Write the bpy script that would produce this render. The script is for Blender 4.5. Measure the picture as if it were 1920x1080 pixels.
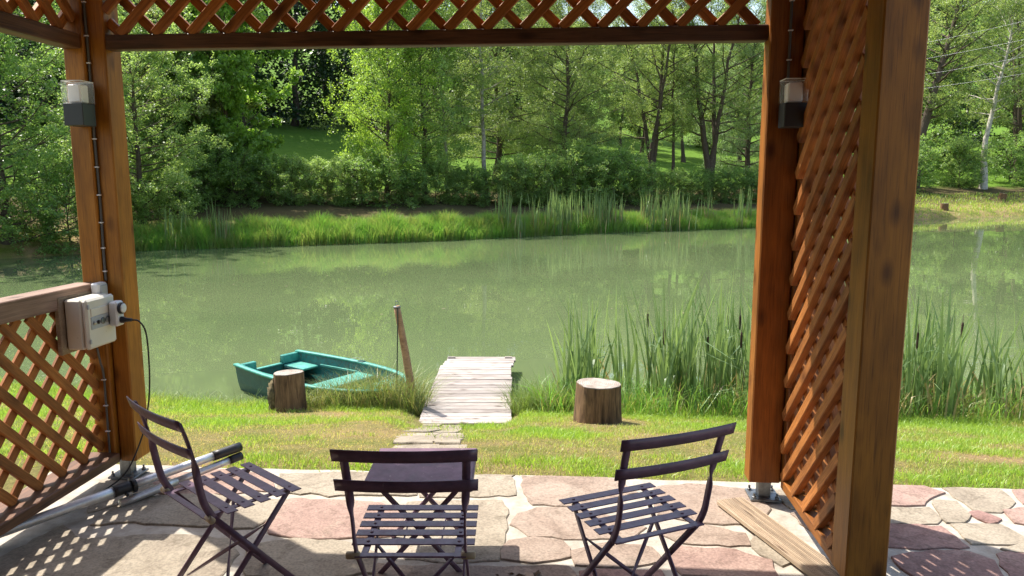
import bpy, bmesh, math, random
import numpy as np
from mathutils import Vector, Matrix
for _o in list(bpy.data.objects): bpy.data.objects.remove(_o)
scene = bpy.context.scene
COL = scene.collection
R = math.radians
# ------------------------------------------------------------------ camera
cam_d = bpy.data.cameras.new('camera'); cam = bpy.data.objects.new('camera', cam_d); COL.objects.link(cam)
cam.location = (0, 0, 1.6); cam.rotation_euler = (R(90 - 8.3), 0, 0)
cam_d.sensor_width = 36; cam_d.lens = 36 * 1400 / 1920; cam_d.clip_start = .02; cam_d.clip_end = 1000
scene.camera = cam
# ------------------------------------------------------------------ sky and sun
SUN_EL = 58.; SUN_DIR = Vector((-.775 * math.cos(R(SUN_EL)), .632 * math.cos(R(SUN_EL)), math.sin(R(SUN_EL)))).normalized()
world = bpy.data.worlds.new('World'); scene.world = world; world.use_nodes = True
_n = world.node_tree.nodes; _l = world.node_tree.links
_sky = _n.new('ShaderNodeTexSky'); _sky.sky_type = 'NISHITA'; _sky.sun_disc = False
_sky.sun_elevation = R(SUN_EL); _sky.sun_rotation = math.atan2(SUN_DIR.x, SUN_DIR.y)
_sky.air_density = 1.3; _sky.dust_density = 2.5; _sky.ozone_density = 1.0
_l.new(_sky.outputs[0], _n['Background'].inputs[0]); _n['Background'].inputs[1].default_value = .15
sun_d = bpy.data.lights.new('sun', 'SUN'); sun = bpy.data.objects.new('sun', sun_d); COL.objects.link(sun)
sun_d.energy = 4.6; sun_d.angle = R(.55); sun_d.color = (1, .95, .86)
sun.rotation_euler = SUN_DIR.to_track_quat('Z', 'Y').to_euler(); sun.location = (-20, 20, 40)
vs = scene.view_settings
vs.view_transform = 'Standard'; vs.look = 'None'; vs.exposure = .95; vs.gamma = 1; vs.use_curve_mapping = False
scene.cycles.use_denoising = True
scene.cycles.max_bounces = 8; scene.cycles.diffuse_bounces = 4; scene.cycles.transparent_max_bounces = 8
scene.cycles.sample_clamp_indirect = 6; scene.cycles.caustics_reflective = False; scene.cycles.caustics_refractive = False

rng = np.random.default_rng(7); random.seed(7)
# ------------------------------------------------------------------ helpers
WM = {}
def world_of(o): return WM.get(o.name, Matrix.Identity(4))
def link(o, parent=None, M=None):
    COL.objects.link(o)
    M = M or Matrix.Identity(4); WM[o.name] = M.copy()
    if parent is not None:
        o.parent = parent; o.matrix_basis = world_of(parent).inverted() @ M
    else: o.matrix_basis = M
    return o
def tag(o, label=None, cat=None, group=None, kind=None):
    if label: o['label'] = label
    if cat: o['category'] = cat
    if group: o['group'] = group
    if kind: o['kind'] = kind
    return o
def empty(name, loc=(0, 0, 0), rz=0):
    e = bpy.data.objects.new(name, None); e.empty_display_size = .1
    return link(e, None, Matrix.Translation(loc) @ Matrix.Rotation(rz, 4, 'Z'))
def mesh_np(name, V, Fq=None, Ft=None, attr=None, mat=None, smooth=False):
    me = bpy.data.meshes.new(name)
    V = np.asarray(V, np.float32); nq = 0 if Fq is None else len(Fq); nt = 0 if Ft is None else len(Ft)
    me.vertices.add(len(V)); me.vertices.foreach_set('co', V.ravel())
    me.loops.add(nq * 4 + nt * 3); me.polygons.add(nq + nt)
    li = []
    if nq: li.append(np.asarray(Fq, np.int32).ravel())
    if nt: li.append(np.asarray(Ft, np.int32).ravel())
    me.loops.foreach_set('vertex_index', np.concatenate(li))
    me.polygons.foreach_set('loop_start', np.concatenate([np.arange(nq) * 4, nq * 4 + np.arange(nt) * 3]).astype(np.int32))
    if smooth: me.polygons.foreach_set('use_smooth', np.ones(nq + nt, bool))
    me.update(calc_edges=True); me.validate()
    if attr is not None:
        a = me.attributes.new('var', 'FLOAT', 'POINT'); a.data.foreach_set('value', np.asarray(attr, np.float32))
    if mat: me.materials.append(mat)
    return me
def obj(name, me, parent=None, M=None): return link(bpy.data.objects.new(name, me), parent, M)
def bm_obj(name, bm, mat, parent=None, M=None, smooth=False):
    me = bpy.data.meshes.new(name); bmesh.ops.recalc_face_normals(bm, faces=bm.faces); bm.to_mesh(me); bm.free(); me.materials.append(mat)
    if smooth:
        for p in me.polygons: p.use_smooth = True
    return obj(name, me, parent, M)
_boxcache = {}
def box_mesh(sx, sy, sz, mat, bev=.003, key=''):
    k = (round(sx, 4), round(sy, 4), round(sz, 4), mat.name, bev, key)
    if k in _boxcache: return _boxcache[k]
    bm = bmesh.new(); bmesh.ops.create_cube(bm, size=1); bmesh.ops.scale(bm, vec=(sx, sy, sz), verts=bm.verts)
    if bev > 0: bmesh.ops.bevel(bm, geom=bm.edges[:], offset=min(bev, .45 * min(sx, sy, sz)), segments=1, affect='EDGES')
    me = bpy.data.meshes.new('box'); bm.to_mesh(me); bm.free(); me.materials.append(mat); _boxcache[k] = me
    return me
def bar(name, p0, p1, w, t, mat, parent=None, up=(0, 0, 1), bev=.003):
    """box with local X along p0-p1; w along the 'up' side (local Z), t across (local Y)"""
    p0 = Vector(p0); p1 = Vector(p1); x = (p1 - p0); L = x.length; x.normalize()
    z = Vector(up); z = (z - x * z.dot(x)).normalized(); y = z.cross(x)
    M = Matrix((x, y, z)).transposed().to_4x4(); M.translation = (p0 + p1) / 2
    return obj(name, box_mesh(L, t, w, mat, bev), parent, M)
def tube_np(P, r, n=8, cap=True):
    P = np.asarray(P, float); m = len(P); r = np.broadcast_to(np.asarray(r, float), (m,))
    T = np.gradient(P, axis=0); T /= np.linalg.norm(T, axis=1)[:, None] + 1e-12
    ref = np.array([0, 0, 1.]) if abs(T[0][2]) < .9 else np.array([1., 0, 0])
    A = np.cross(T, ref); A /= np.linalg.norm(A, axis=1)[:, None] + 1e-12; B = np.cross(T, A)
    a = np.arange(n) / n * 2 * math.pi
    V = P[:, None, :] + r[:, None, None] * (np.cos(a)[None, :, None] * A[:, None, :] + np.sin(a)[None, :, None] * B[:, None, :])
    V = V.reshape(-1, 3); i = np.arange(m - 1)[:, None] * n; j = np.arange(n)[None, :]; k = (j + 1) % n
    F = np.stack([i + j, i + k, i + n + k, i + n + j], -1).reshape(-1, 4)
    Ft = None
    if cap:
        V = np.vstack([V, P[0], P[-1]]); c0 = m * n; c1 = c0 + 1; jj = np.arange(n); kk = (jj + 1) % n
        Ft = np.concatenate([np.stack([np.full(n, c0), kk, jj], -1), np.stack([np.full(n, c1), (m - 1) * n + jj, (m - 1) * n + kk], -1)])
    return V, F, Ft
def tube(name, P, r, mat, parent=None, n=8, smooth=True):
    V, F, Ft = tube_np(P, r, n); return obj(name, mesh_np(name, V, F, Ft, None, mat, smooth), parent)
def curve_pts(pts, n=24):
    P = np.asarray(pts, float); k = len(P); out = []
    Q = np.vstack([2 * P[0] - P[1], P, 2 * P[-1] - P[-2]])
    for i in range(k - 1):
        p0, p1, p2, p3 = Q[i:i + 4]
        m = max(2, n // (k - 1))
        for t in np.linspace(0, 1, m, endpoint=False):
            out.append(.5 * (2 * p1 + (p2 - p0) * t + (2 * p0 - 5 * p1 + 4 * p2 - p3) * t * t + (3 * p1 - p0 - 3 * p2 + p3) * t ** 3))
    out.append(P[-1]); return np.array(out)
def lathe(name, prof, mat, parent=None, M=None, n=20, smooth=True):
    V = []; F = []
    for r, z in prof: V += [(r * math.cos(2 * math.pi * i / n), r * math.sin(2 * math.pi * i / n), z) for i in range(n)]
    for k in range(len(prof) - 1): F += [(k * n + i, k * n + (i + 1) % n, (k + 1) * n + (i + 1) % n, (k + 1) * n + i) for i in range(n)]
    bm = bmesh.new(); vs_ = [bm.verts.new(v) for v in V]
    for f in F: bm.faces.new([vs_[i] for i in f])
    bm.faces.new(vs_[:n][::-1]); bm.faces.new(vs_[-n:])
    return bm_obj(name, bm, mat, parent, M, smooth)
def prism(name, poly, z0, z1, mat, parent=None, M=None, bev=.0):
    bm = bmesh.new(); b = [bm.verts.new((x, y, z0)) for x, y in poly]; t = [bm.verts.new((x, y, z1)) for x, y in poly]
    n = len(poly)
    for i in range(n): bm.faces.new((b[i], b[(i + 1) % n], t[(i + 1) % n], t[i]))
    top = bm.faces.new(t); bm.faces.new(b[::-1])
    if bev: bmesh.ops.bevel(bm, geom=list(top.edges), offset=bev, segments=2, affect='EDGES')
    return bm_obj(name, bm, mat, parent, M)
# ------------------------------------------------------------------ materials
def new_mat(name):
    m = bpy.data.materials.new(name); m.use_nodes = True; nt = m.node_tree
    return m, nt, nt.nodes['Principled BSDF'], nt.nodes, nt.links
def simple(name, col, rough=.5, metal=0, spec=.5, noise=0, nscale=40, bump=0):
    m, nt, p, N, L = new_mat(name)
    p.inputs['Base Color'].default_value = (*col, 1); p.inputs['Roughness'].default_value = rough; p.inputs['Metallic'].default_value = metal
    p.inputs['Specular IOR Level'].default_value = spec
    if noise or bump:
        tc = N.new('ShaderNodeTexCoord'); ns = N.new('ShaderNodeTexNoise'); ns.inputs['Scale'].default_value = nscale; ns.inputs['Detail'].default_value = 6; ns.inputs['Roughness'].default_value = .65
        L.new(tc.outputs['Object'], ns.inputs['Vector'])
        if noise:
            r = N.new('ShaderNodeValToRGB'); r.color_ramp.elements[0].position = .3; r.color_ramp.elements[1].position = .7
            r.color_ramp.elements[0].color = (*[max(0, c * (1 - noise)) for c in col], 1); r.color_ramp.elements[1].color = (*[min(1, c * (1 + noise)) for c in col], 1)
            L.new(ns.outputs['Fac'], r.inputs['Fac']); L.new(r.outputs['Color'], p.inputs['Base Color'])
        if bump:
            b = N.new('ShaderNodeBump'); b.inputs['Strength'].default_value = bump; b.inputs['Distance'].default_value = .01; L.new(ns.outputs['Fac'], b.inputs['Height']); L.new(b.outputs[0], p.inputs['Normal'])
    return m
def wear(m, col, lo=.60, hi=.66, scale=45):
    nt = m.node_tree; N = nt.nodes; L = nt.links; p = N['Principled BSDF']; src = p.inputs['Base Color'].links[0].from_socket
    tc = N.new('ShaderNodeTexCoord'); n = N.new('ShaderNodeTexNoise'); n.inputs['Scale'].default_value = scale; n.inputs['Detail'].default_value = 8; n.inputs['Roughness'].default_value = .75; L.new(tc.outputs['Object'], n.inputs['Vector'])
    r = N.new('ShaderNodeMapRange'); r.inputs[1].default_value = lo; r.inputs[2].default_value = hi; L.new(n.outputs['Fac'], r.inputs[0]); x = N.new('ShaderNodeMixRGB'); L.new(r.outputs[0], x.inputs[0]); L.new(src, x.inputs[1]); x.inputs[2].default_value = (*col, 1); L.new(x.outputs[0], p.inputs['Base Color'])
    q = N.new('ShaderNodeMapRange'); q.inputs[1].default_value = .3; q.inputs[2].default_value = .7; q.inputs[3].default_value = p.inputs['Roughness'].default_value - .08; q.inputs[4].default_value = p.inputs['Roughness'].default_value + .2; L.new(n.outputs['Fac'], q.inputs[0]); L.new(q.outputs[0], p.inputs['Roughness'])
def wood(name, dark, light, rough=.55, sx=1.2, sy=26, knots=True, bump=.25, stain=None):
    m, nt, p, N, L = new_mat(name)
    tc = N.new('ShaderNodeTexCoord'); oi = N.new('ShaderNodeObjectInfo'); mul = N.new('ShaderNodeMath'); mul.operation = 'MULTIPLY'; mul.inputs[1].default_value = 37.
    L.new(oi.outputs['Random'], mul.inputs[0])
    add = N.new('ShaderNodeVectorMath'); add.operation = 'ADD'; L.new(tc.outputs['Object'], add.inputs[0]); L.new(mul.outputs[0], add.inputs[1])
    mp = N.new('ShaderNodeMapping'); mp.inputs['Scale'].default_value = (sx, sy, sy); L.new(add.outputs[0], mp.inputs['Vector'])
    n1 = N.new('ShaderNodeTexNoise'); n1.inputs['Scale'].default_value = 2.2; n1.inputs['Detail'].default_value = 8; n1.inputs['Roughness'].default_value = .62; n1.inputs['Distortion'].default_value = 1.1
    L.new(mp.outputs[0], n1.inputs['Vector'])
    mp2 = N.new('ShaderNodeMapping'); mp2.inputs['Scale'].default_value = (2.2, 5, 5); L.new(add.outputs[0], mp2.inputs['Vector'])
    n2 = N.new('ShaderNodeTexNoise'); n2.inputs['Scale'].default_value = 1.6; n2.inputs['Detail'].default_value = 4; L.new(mp2.outputs[0], n2.inputs['Vector'])
    r1 = N.new('ShaderNodeValToRGB'); r1.color_ramp.elements[0].position = .33; r1.color_ramp.elements[1].position = .68
    r1.color_ramp.elements[0].color = (*dark, 1); r1.color_ramp.elements[1].color = (*light, 1)
    L.new(n1.outputs['Fac'], r1.inputs['Fac'])
    mx = N.new('ShaderNodeMixRGB'); mx.blend_type = 'MULTIPLY'; mx.inputs['Fac'].default_value = .75
    r2 = N.new('ShaderNodeValToRGB'); r2.color_ramp.elements[0].position = .3; r2.color_ramp.elements[1].position = .62
    r2.color_ramp.elements[0].color = (.62, .55, .5, 1); r2.color_ramp.elements[1].color = (1.08, 1.05, 1, 1)
    L.new(n2.outputs['Fac'], r2.inputs['Fac']); L.new(r1.outputs['Color'], mx.inputs[1]); L.new(r2.outputs['Color'], mx.inputs[2])
    mpf = N.new('ShaderNodeMapping'); mpf.inputs['Scale'].default_value = (sx * 3, sy * 7, sy * 7); L.new(add.outputs[0], mpf.inputs['Vector'])
    nf = N.new('ShaderNodeTexNoise'); nf.inputs['Scale'].default_value = 2.; nf.inputs['Detail'].default_value = 4; L.new(mpf.outputs[0], nf.inputs['Vector'])
    rf = N.new('ShaderNodeValToRGB'); rf.color_ramp.elements[0].position = .30; rf.color_ramp.elements[1].position = .48; rf.color_ramp.elements[0].color = (.55, .5, .46, 1); rf.color_ramp.elements[1].color = (1, 1, 1, 1); L.new(nf.outputs['Fac'], rf.inputs['Fac'])
    mf = N.new('ShaderNodeMixRGB'); mf.blend_type = 'MULTIPLY'; mf.inputs['Fac'].default_value = .8; L.new(mx.outputs[0], mf.inputs[1]); L.new(rf.outputs[0], mf.inputs[2]); mx = mf
    # per-piece tone
    ml = N.new('ShaderNodeMath'); ml.operation = 'MULTIPLY_ADD'; ml.inputs[1].default_value = .5; ml.inputs[2].default_value = .75; L.new(oi.outputs['Random'], ml.inputs[0])
    mt = N.new('ShaderNodeMixRGB'); mt.blend_type = 'MULTIPLY'; mt.inputs['Fac'].default_value = 1; L.new(mx.outputs[0], mt.inputs[1]); L.new(ml.outputs[0], mt.inputs[2])
    out = mt
    if knots:
        mp3 = N.new('ShaderNodeMapping'); mp3.inputs['Scale'].default_value = (4.2, 9, 9); L.new(add.outputs[0], mp3.inputs['Vector'])
        vo = N.new('ShaderNodeTexVoronoi'); vo.inputs['Scale'].default_value = 1.0; L.new(mp3.outputs[0], vo.inputs['Vector'])
        rk = N.new('ShaderNodeValToRGB'); rk.color_ramp.elements[0].position = .06; rk.color_ramp.elements[1].position = .26
        rk.color_ramp.elements[0].color = (.25, .18, .15, 1); rk.color_ramp.elements[1].color = (1, 1, 1, 1); L.new(vo.outputs['Distance'], rk.inputs['Fac'])
        mk = N.new('ShaderNodeMixRGB'); mk.blend_type = 'MULTIPLY'; mk.inputs['Fac'].default_value = .85; L.new(out.outputs[0], mk.inputs[1]); L.new(rk.outputs[0], mk.inputs[2]); out = mk
    L.new(out.outputs[0], p.inputs['Base Color'])
    p.inputs['Roughness'].default_value = rough; p.inputs['Specular IOR Level'].default_value = .35
    if bump:
        b = N.new('ShaderNodeBump'); b.inputs['Strength'].default_value = bump; b.inputs['Distance'].default_value = .004; L.new(n1.outputs['Fac'], b.inputs['Height']); L.new(b.outputs[0], p.inputs['Normal'])
    return m
def leafmat(name, dark, light, trans=.42, rough=.42, tboost=1.7):
    m, nt, p, N, L = new_mat(name); N.remove(p); out = N['Material Output']
    at = N.new('ShaderNodeAttribute'); at.attribute_name = 'var'
    oi = N.new('ShaderNodeObjectInfo'); ad = N.new('ShaderNodeMath'); ad.operation = 'MULTIPLY_ADD'; ad.inputs[1].default_value = .16; L.new(oi.outputs['Random'], ad.inputs[0]); L.new(at.outputs['Fac'], ad.inputs[2])
    r = N.new('ShaderNodeValToRGB'); r.color_ramp.elements[0].color = (*dark, 1); r.color_ramp.elements[1].color = (*light, 1); L.new(ad.outputs[0], r.inputs['Fac'])
    p = N.new('ShaderNodeBsdfPrincipled'); p.inputs['Roughness'].default_value = rough; p.inputs['Specular IOR Level'].default_value = .55; L.new(r.outputs[0], p.inputs['Base Color'])
    tr = N.new('ShaderNodeBsdfTranslucent'); tm = N.new('ShaderNodeMixRGB'); tm.blend_type = 'MULTIPLY'; tm.inputs['Fac'].default_value = 1; tm.inputs[2].default_value = (tboost * 1.05, tboost, tboost * .66, 1)
    L.new(r.outputs[0], tm.inputs[1]); L.new(tm.outputs[0], tr.inputs['Color'])
    mx = N.new('ShaderNodeMixShader'); mx.inputs[0].default_value = trans; L.new(p.outputs[0], mx.inputs[1]); L.new(tr.outputs[0], mx.inputs[2]); L.new(mx.outputs[0], out.inputs['Surface'])
    return m
M = {}
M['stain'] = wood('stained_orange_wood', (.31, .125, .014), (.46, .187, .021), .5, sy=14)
M['stain_red'] = wood('stained_red_wood', (.20, .074, .014), (.31, .114, .020), .5, sy=14)
M['slat'] = wood('stained_slat_wood', (.26, .096, .024), (.48, .190, .050), .6, sx=2, sy=30)
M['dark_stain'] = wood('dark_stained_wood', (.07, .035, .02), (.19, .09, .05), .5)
M['rail'] = wood('weathered_rail_wood', (.22, .135, .10), (.40, .265, .20), .6)
M['plank'] = wood('grey_deck_wood', (.27, .24, .22), (.46, .415, .39), .75, sx=1.6, sy=30, knots=True, bump=.35)
M['board'] = wood('pale_new_wood', (.31, .235, .165), (.47, .375, .275), .7, sx=1.2, sy=34)
M['pole_wood'] = wood('mooring_pole_wood', (.22, .13, .075), (.42, .26, .15), .7, sx=3, sy=20)
M['steel'] = simple('galvanised_steel', (.20, .21, .22), .45, .85, noise=.3, nscale=30)
M['alu'] = simple('brushed_aluminium', (.66, .66, .67), .46, .75, noise=.1, nscale=60)
M['black'] = simple('black_plastic', (.018, .018, .02), .45)
M['cable'] = simple('grey_cable', (.10, .10, .095), .55)
M['clip'] = simple('white_clip', (.75, .74, .72), .5)
M['paint'] = simple('purple_brown_paint', (.160, .088, .132), .33, spec=.6, noise=.3, nscale=18, bump=.05)
M['paint_top'] = simple('worn_table_paint', (.150, .080, .120), .5, noise=.4, nscale=9, bump=.08)
M['roller'] = simple('tan_plastic', (.42, .33, .20), .5)
M['cream'] = simple('cream_plastic', (.68, .64, .55), .38, noise=.05, nscale=8)
M['white'] = simple('white_plastic', (.72, .72, .71), .38)
M['grey_front'] = simple('grey_socket', (.40, .42, .44), .4)
M['anthracite'] = simple('anthracite_plastic', (.032, .036, .04), .42)
M['diffuser'] = simple('opal_diffuser', (.88, .87, .85), .5)
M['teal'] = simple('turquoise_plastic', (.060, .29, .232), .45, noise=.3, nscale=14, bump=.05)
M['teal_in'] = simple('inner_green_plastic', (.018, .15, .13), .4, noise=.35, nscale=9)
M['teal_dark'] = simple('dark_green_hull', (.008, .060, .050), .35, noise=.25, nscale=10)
for _k, _c, _lo in (('paint', (.26, .20, .22), .64), ('paint_top', (.32, .27, .27), .60), ('teal', (.30, .42, .38), .60), ('teal_in', (.06, .10, .07), .50), ('teal_dark', (.07, .11, .08), .56), ('cream', (.45, .40, .32), .62)): wear(M[_k], _c, _lo, _lo + .07, 22)
M['bark'] = simple('brown_bark', (.085, .06, .042), .9, noise=.55, nscale=18, bump=.9)
M['bark_pale'] = simple('pale_birch_bark', (.30, .27, .23), .85, noise=.5, nscale=7, bump=.5)
M['bark_birch'] = simple('white_birch_bark', (.46, .42, .36), .8, noise=.45, nscale=4, bump=.4)
M['moss'] = simple('mossy_bark', (.13, .10, .05), .95, noise=.6, nscale=30, bump=1.)
M['log_bark'] = wood('log_bark', (.085, .05, .026), (.33, .20, .105), .9, sx=1., sy=9, knots=False, bump=1.)
def ringmat():
    m, nt, p, N, L = new_mat('sawn_log_end'); tc = N.new('ShaderNodeTexCoord'); w = N.new('ShaderNodeTexWave'); w.wave_type = 'RINGS'; w.rings_direction = 'Z'
    w.inputs['Scale'].default_value = 16; w.inputs['Distortion'].default_value = 3.5; w.inputs['Detail'].default_value = 4; w.inputs['Detail Scale'].default_value = 2.5; L.new(tc.outputs['Object'], w.inputs['Vector'])
    r = N.new('ShaderNodeValToRGB'); e = r.color_ramp.elements; e[0].color = (.25, .20, .16, 1); e[1].color = (.44, .385, .34, 1); L.new(w.outputs['Fac'], r.inputs['Fac'])
    n = N.new('ShaderNodeTexNoise'); n.inputs['Scale'].default_value = 14; n.inputs['Detail'].default_value = 7; L.new(tc.outputs['Object'], n.inputs['Vector']); r2 = N.new('ShaderNodeValToRGB'); e = r2.color_ramp.elements; e[0].position = .35; e[0].color = (.6, .55, .5, 1); e[1].position = .6; e[1].color = (1, 1, 1, 1); L.new(n.outputs['Fac'], r2.inputs['Fac'])
    x = N.new('ShaderNodeMixRGB'); x.blend_type = 'MULTIPLY'; x.inputs['Fac'].default_value = .9; L.new(r.outputs[0], x.inputs[1]); L.new(r2.outputs[0], x.inputs[2]); L.new(x.outputs[0], p.inputs['Base Color']); p.inputs['Roughness'].default_value = .9; return m
M['log_top'] = ringmat()
M['rope'] = simple('dark_rope', (.05, .06, .045), .9)
M['litter'] = simple('dry_leaf', (.10, .06, .035), .8)
def glassmat():
    m, nt, p, N, L = new_mat('clear_cover'); p.inputs['Base Color'].default_value = (.95, .96, .96, 1); p.inputs['Roughness'].default_value = .05
    p.inputs['Transmission Weight'].default_value = 0; p.inputs['Alpha'].default_value = .16; p.inputs['Specular IOR Level'].default_value = .8
    return m
M['glass'] = glassmat()
M['leaf_alder'] = leafmat('alder_leaf', (.07, .14, .038), (.26, .41, .115), .48)
M['leaf_bright'] = leafmat('bright_leaf', (.075, .155, .026), (.29, .45, .09), .5)
M['leaf_hornbeam'] = leafmat('hornbeam_leaf', (.09, .17, .024), (.34, .50, .085), .52)
M['leaf_pale'] = leafmat('pale_willow_leaf', (.15, .20, .085), (.40, .46, .22), .46)
M['leaf_willow'] = leafmat('willow_leaf', (.09, .15, .045), (.29, .38, .125), .48)
M['leaf_blue'] = leafmat('bluish_willow_leaf', (.07, .14, .065), (.24, .35, .17), .45)
M['leaf_bush'] = leafmat('shrub_leaf', (.085, .165, .04), (.33, .46, .155), .48)
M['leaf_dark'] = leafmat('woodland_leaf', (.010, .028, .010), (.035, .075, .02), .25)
M['leaf_lit'] = leafmat('sunlit_back_leaf', (.07, .12, .02), (.2, .30, .05), .5)
M['blade'] = leafmat('lawn_blade', (.50, .38, .20), (.27, .42, .055), .44, tboost=1.5)
M['sedge'] = leafmat('sedge_blade', (.32, .29, .11), (.15, .34, .05), .45, tboost=1.5)
M['wisp'] = leafmat('wispy_grass', (.36, .31, .15), (.17, .27, .06), .4, tboost=1.3)
M['reed'] = leafmat('reed_leaf', (.11, .175, .07), (.22, .32, .13), .40)
M['dryreed'] = leafmat('dry_reed_leaf', (.30, .23, .12), (.48, .38, .20), .35, tboost=1.1)
M['cattail_head'] = simple('cattail_head', (.045, .024, .014), .9, bump=.4, nscale=200)
M['stem'] = simple('reed_stem', (.14, .19, .07), .6)
# ------------------------------------------------------------------ terrain
POND = np.array([(12, 7.6), (7, 7.9), (4.5, 8.1), (2, 8.35), (0, 8.6), (-3.5, 8.65), (-6, 9.4), (-10, 10.5), (-15, 12.5), (-19.5, 15), (-20.5, 19), (-18.6, 24), (-15.6, 27.3), (-13.5, 28.6), (-9, 30.2), (-3, 32.8), (3.7, 37.2), (13.3, 41.5), (20, 45.5), (27.2, 50.2), (37.8, 55.4), (50, 58), (62, 50), (60, 30), (45, 15), (25, 8)], float)
WL = -1.1
def sd(x, y):
    x = np.asarray(x, float); y = np.asarray(y, float); d = np.full(x.shape, 1e9); ins = np.zeros(x.shape, bool); n = len(POND)
    for i in range(n):
        a = POND[i]; b = POND[(i + 1) % n]; e = b - a; wx = x - a[0]; wy = y - a[1]
        t = np.clip((wx * e[0] + wy * e[1]) / (e @ e), 0, 1); d = np.minimum(d, np.hypot(wx - t * e[0], wy - t * e[1]))
        ins ^= ((a[1] > y) != (b[1] > y)) & (x < (b[0] - a[0]) * (y - a[1]) / (b[1] - a[1] + 1e-12) + a[0])
    return np.where(ins, -d, d)
def ss(a, b, v):
    t = np.clip((v - a) / (b - a), 0, 1); return t * t * (3 - 2 * t)
def pedge(x): return 3.885 - .07 * x
def wob(x, y, s=1.): return (np.sin(x * 1.3 * s + y * .7 * s + 1.3) + np.sin(y * 1.9 * s - x * .8 * s + .4) + np.sin(x * 2.9 * s + 2) * .6 + np.sin(y * 3.3 * s + x * 1.7 * s) * .5) / 3.1
def tz(x, y):
    x = np.asarray(x, float); y = np.asarray(y, float); d = sd(x, y)
    inz = WL - np.minimum(-d * .5, .9) - .02
    yn = np.interp(x, [-15, -10, -6, -3.5, 0, 2, 4.5, 7, 12, 25], [13, 10.5, 9.4, 8.65, 8.6, 8.35, 8.1, 7.9, 7.6, 8])
    D = np.maximum(yn - pedge(x), 2.) * .97; t = np.clip((D - d) / (D - .6), 0, 1)
    near = -.03 - .92 * t - .15 * (1 - ss(0, .6, d))
    near = near - .10 * ss(5.2, 7.2, y) * ss(-1.25, -.9, x) * (1 - ss(-.15, .2, x)) * (1 - ss(8.2, 8.6, y)) + .02 * wob(x, y, 2) * ss(4.1, 5, y) * ss(.3, 1, d)
    fd = np.maximum(d, 0)
    far = WL + .33 * ss(0, .7, fd) + .15 * np.maximum(fd - .3, 0) + .05 * np.maximum(fd - 35, 0) + .10 * np.maximum(fd - 60, 0) + .08 * wob(x, y, .6) * ss(.5, 3, fd)
    w = ss(12., 16., y)
    return np.where(d < 0, inz, near * (1 - w) + far * w)
def tz1(x, y): return float(tz(np.array([x]), np.array([y]))[0])
def grid_mesh(name, xs, ys, mat):
    X, Y = np.meshgrid(xs, ys); Z = tz(X, Y); nx = len(xs); ny = len(ys)
    i = np.arange(ny - 1)[:, None] * nx; j = np.arange(nx - 1)[None, :]
    F = np.stack([i + j, i + j + 1, i + nx + j + 1, i + nx + j], -1).reshape(-1, 4)
    d = sd(X, Y).ravel()
    return mesh_np(name, np.stack([X, Y, Z], -1).reshape(-1, 3), F, None, d, mat, True)
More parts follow.
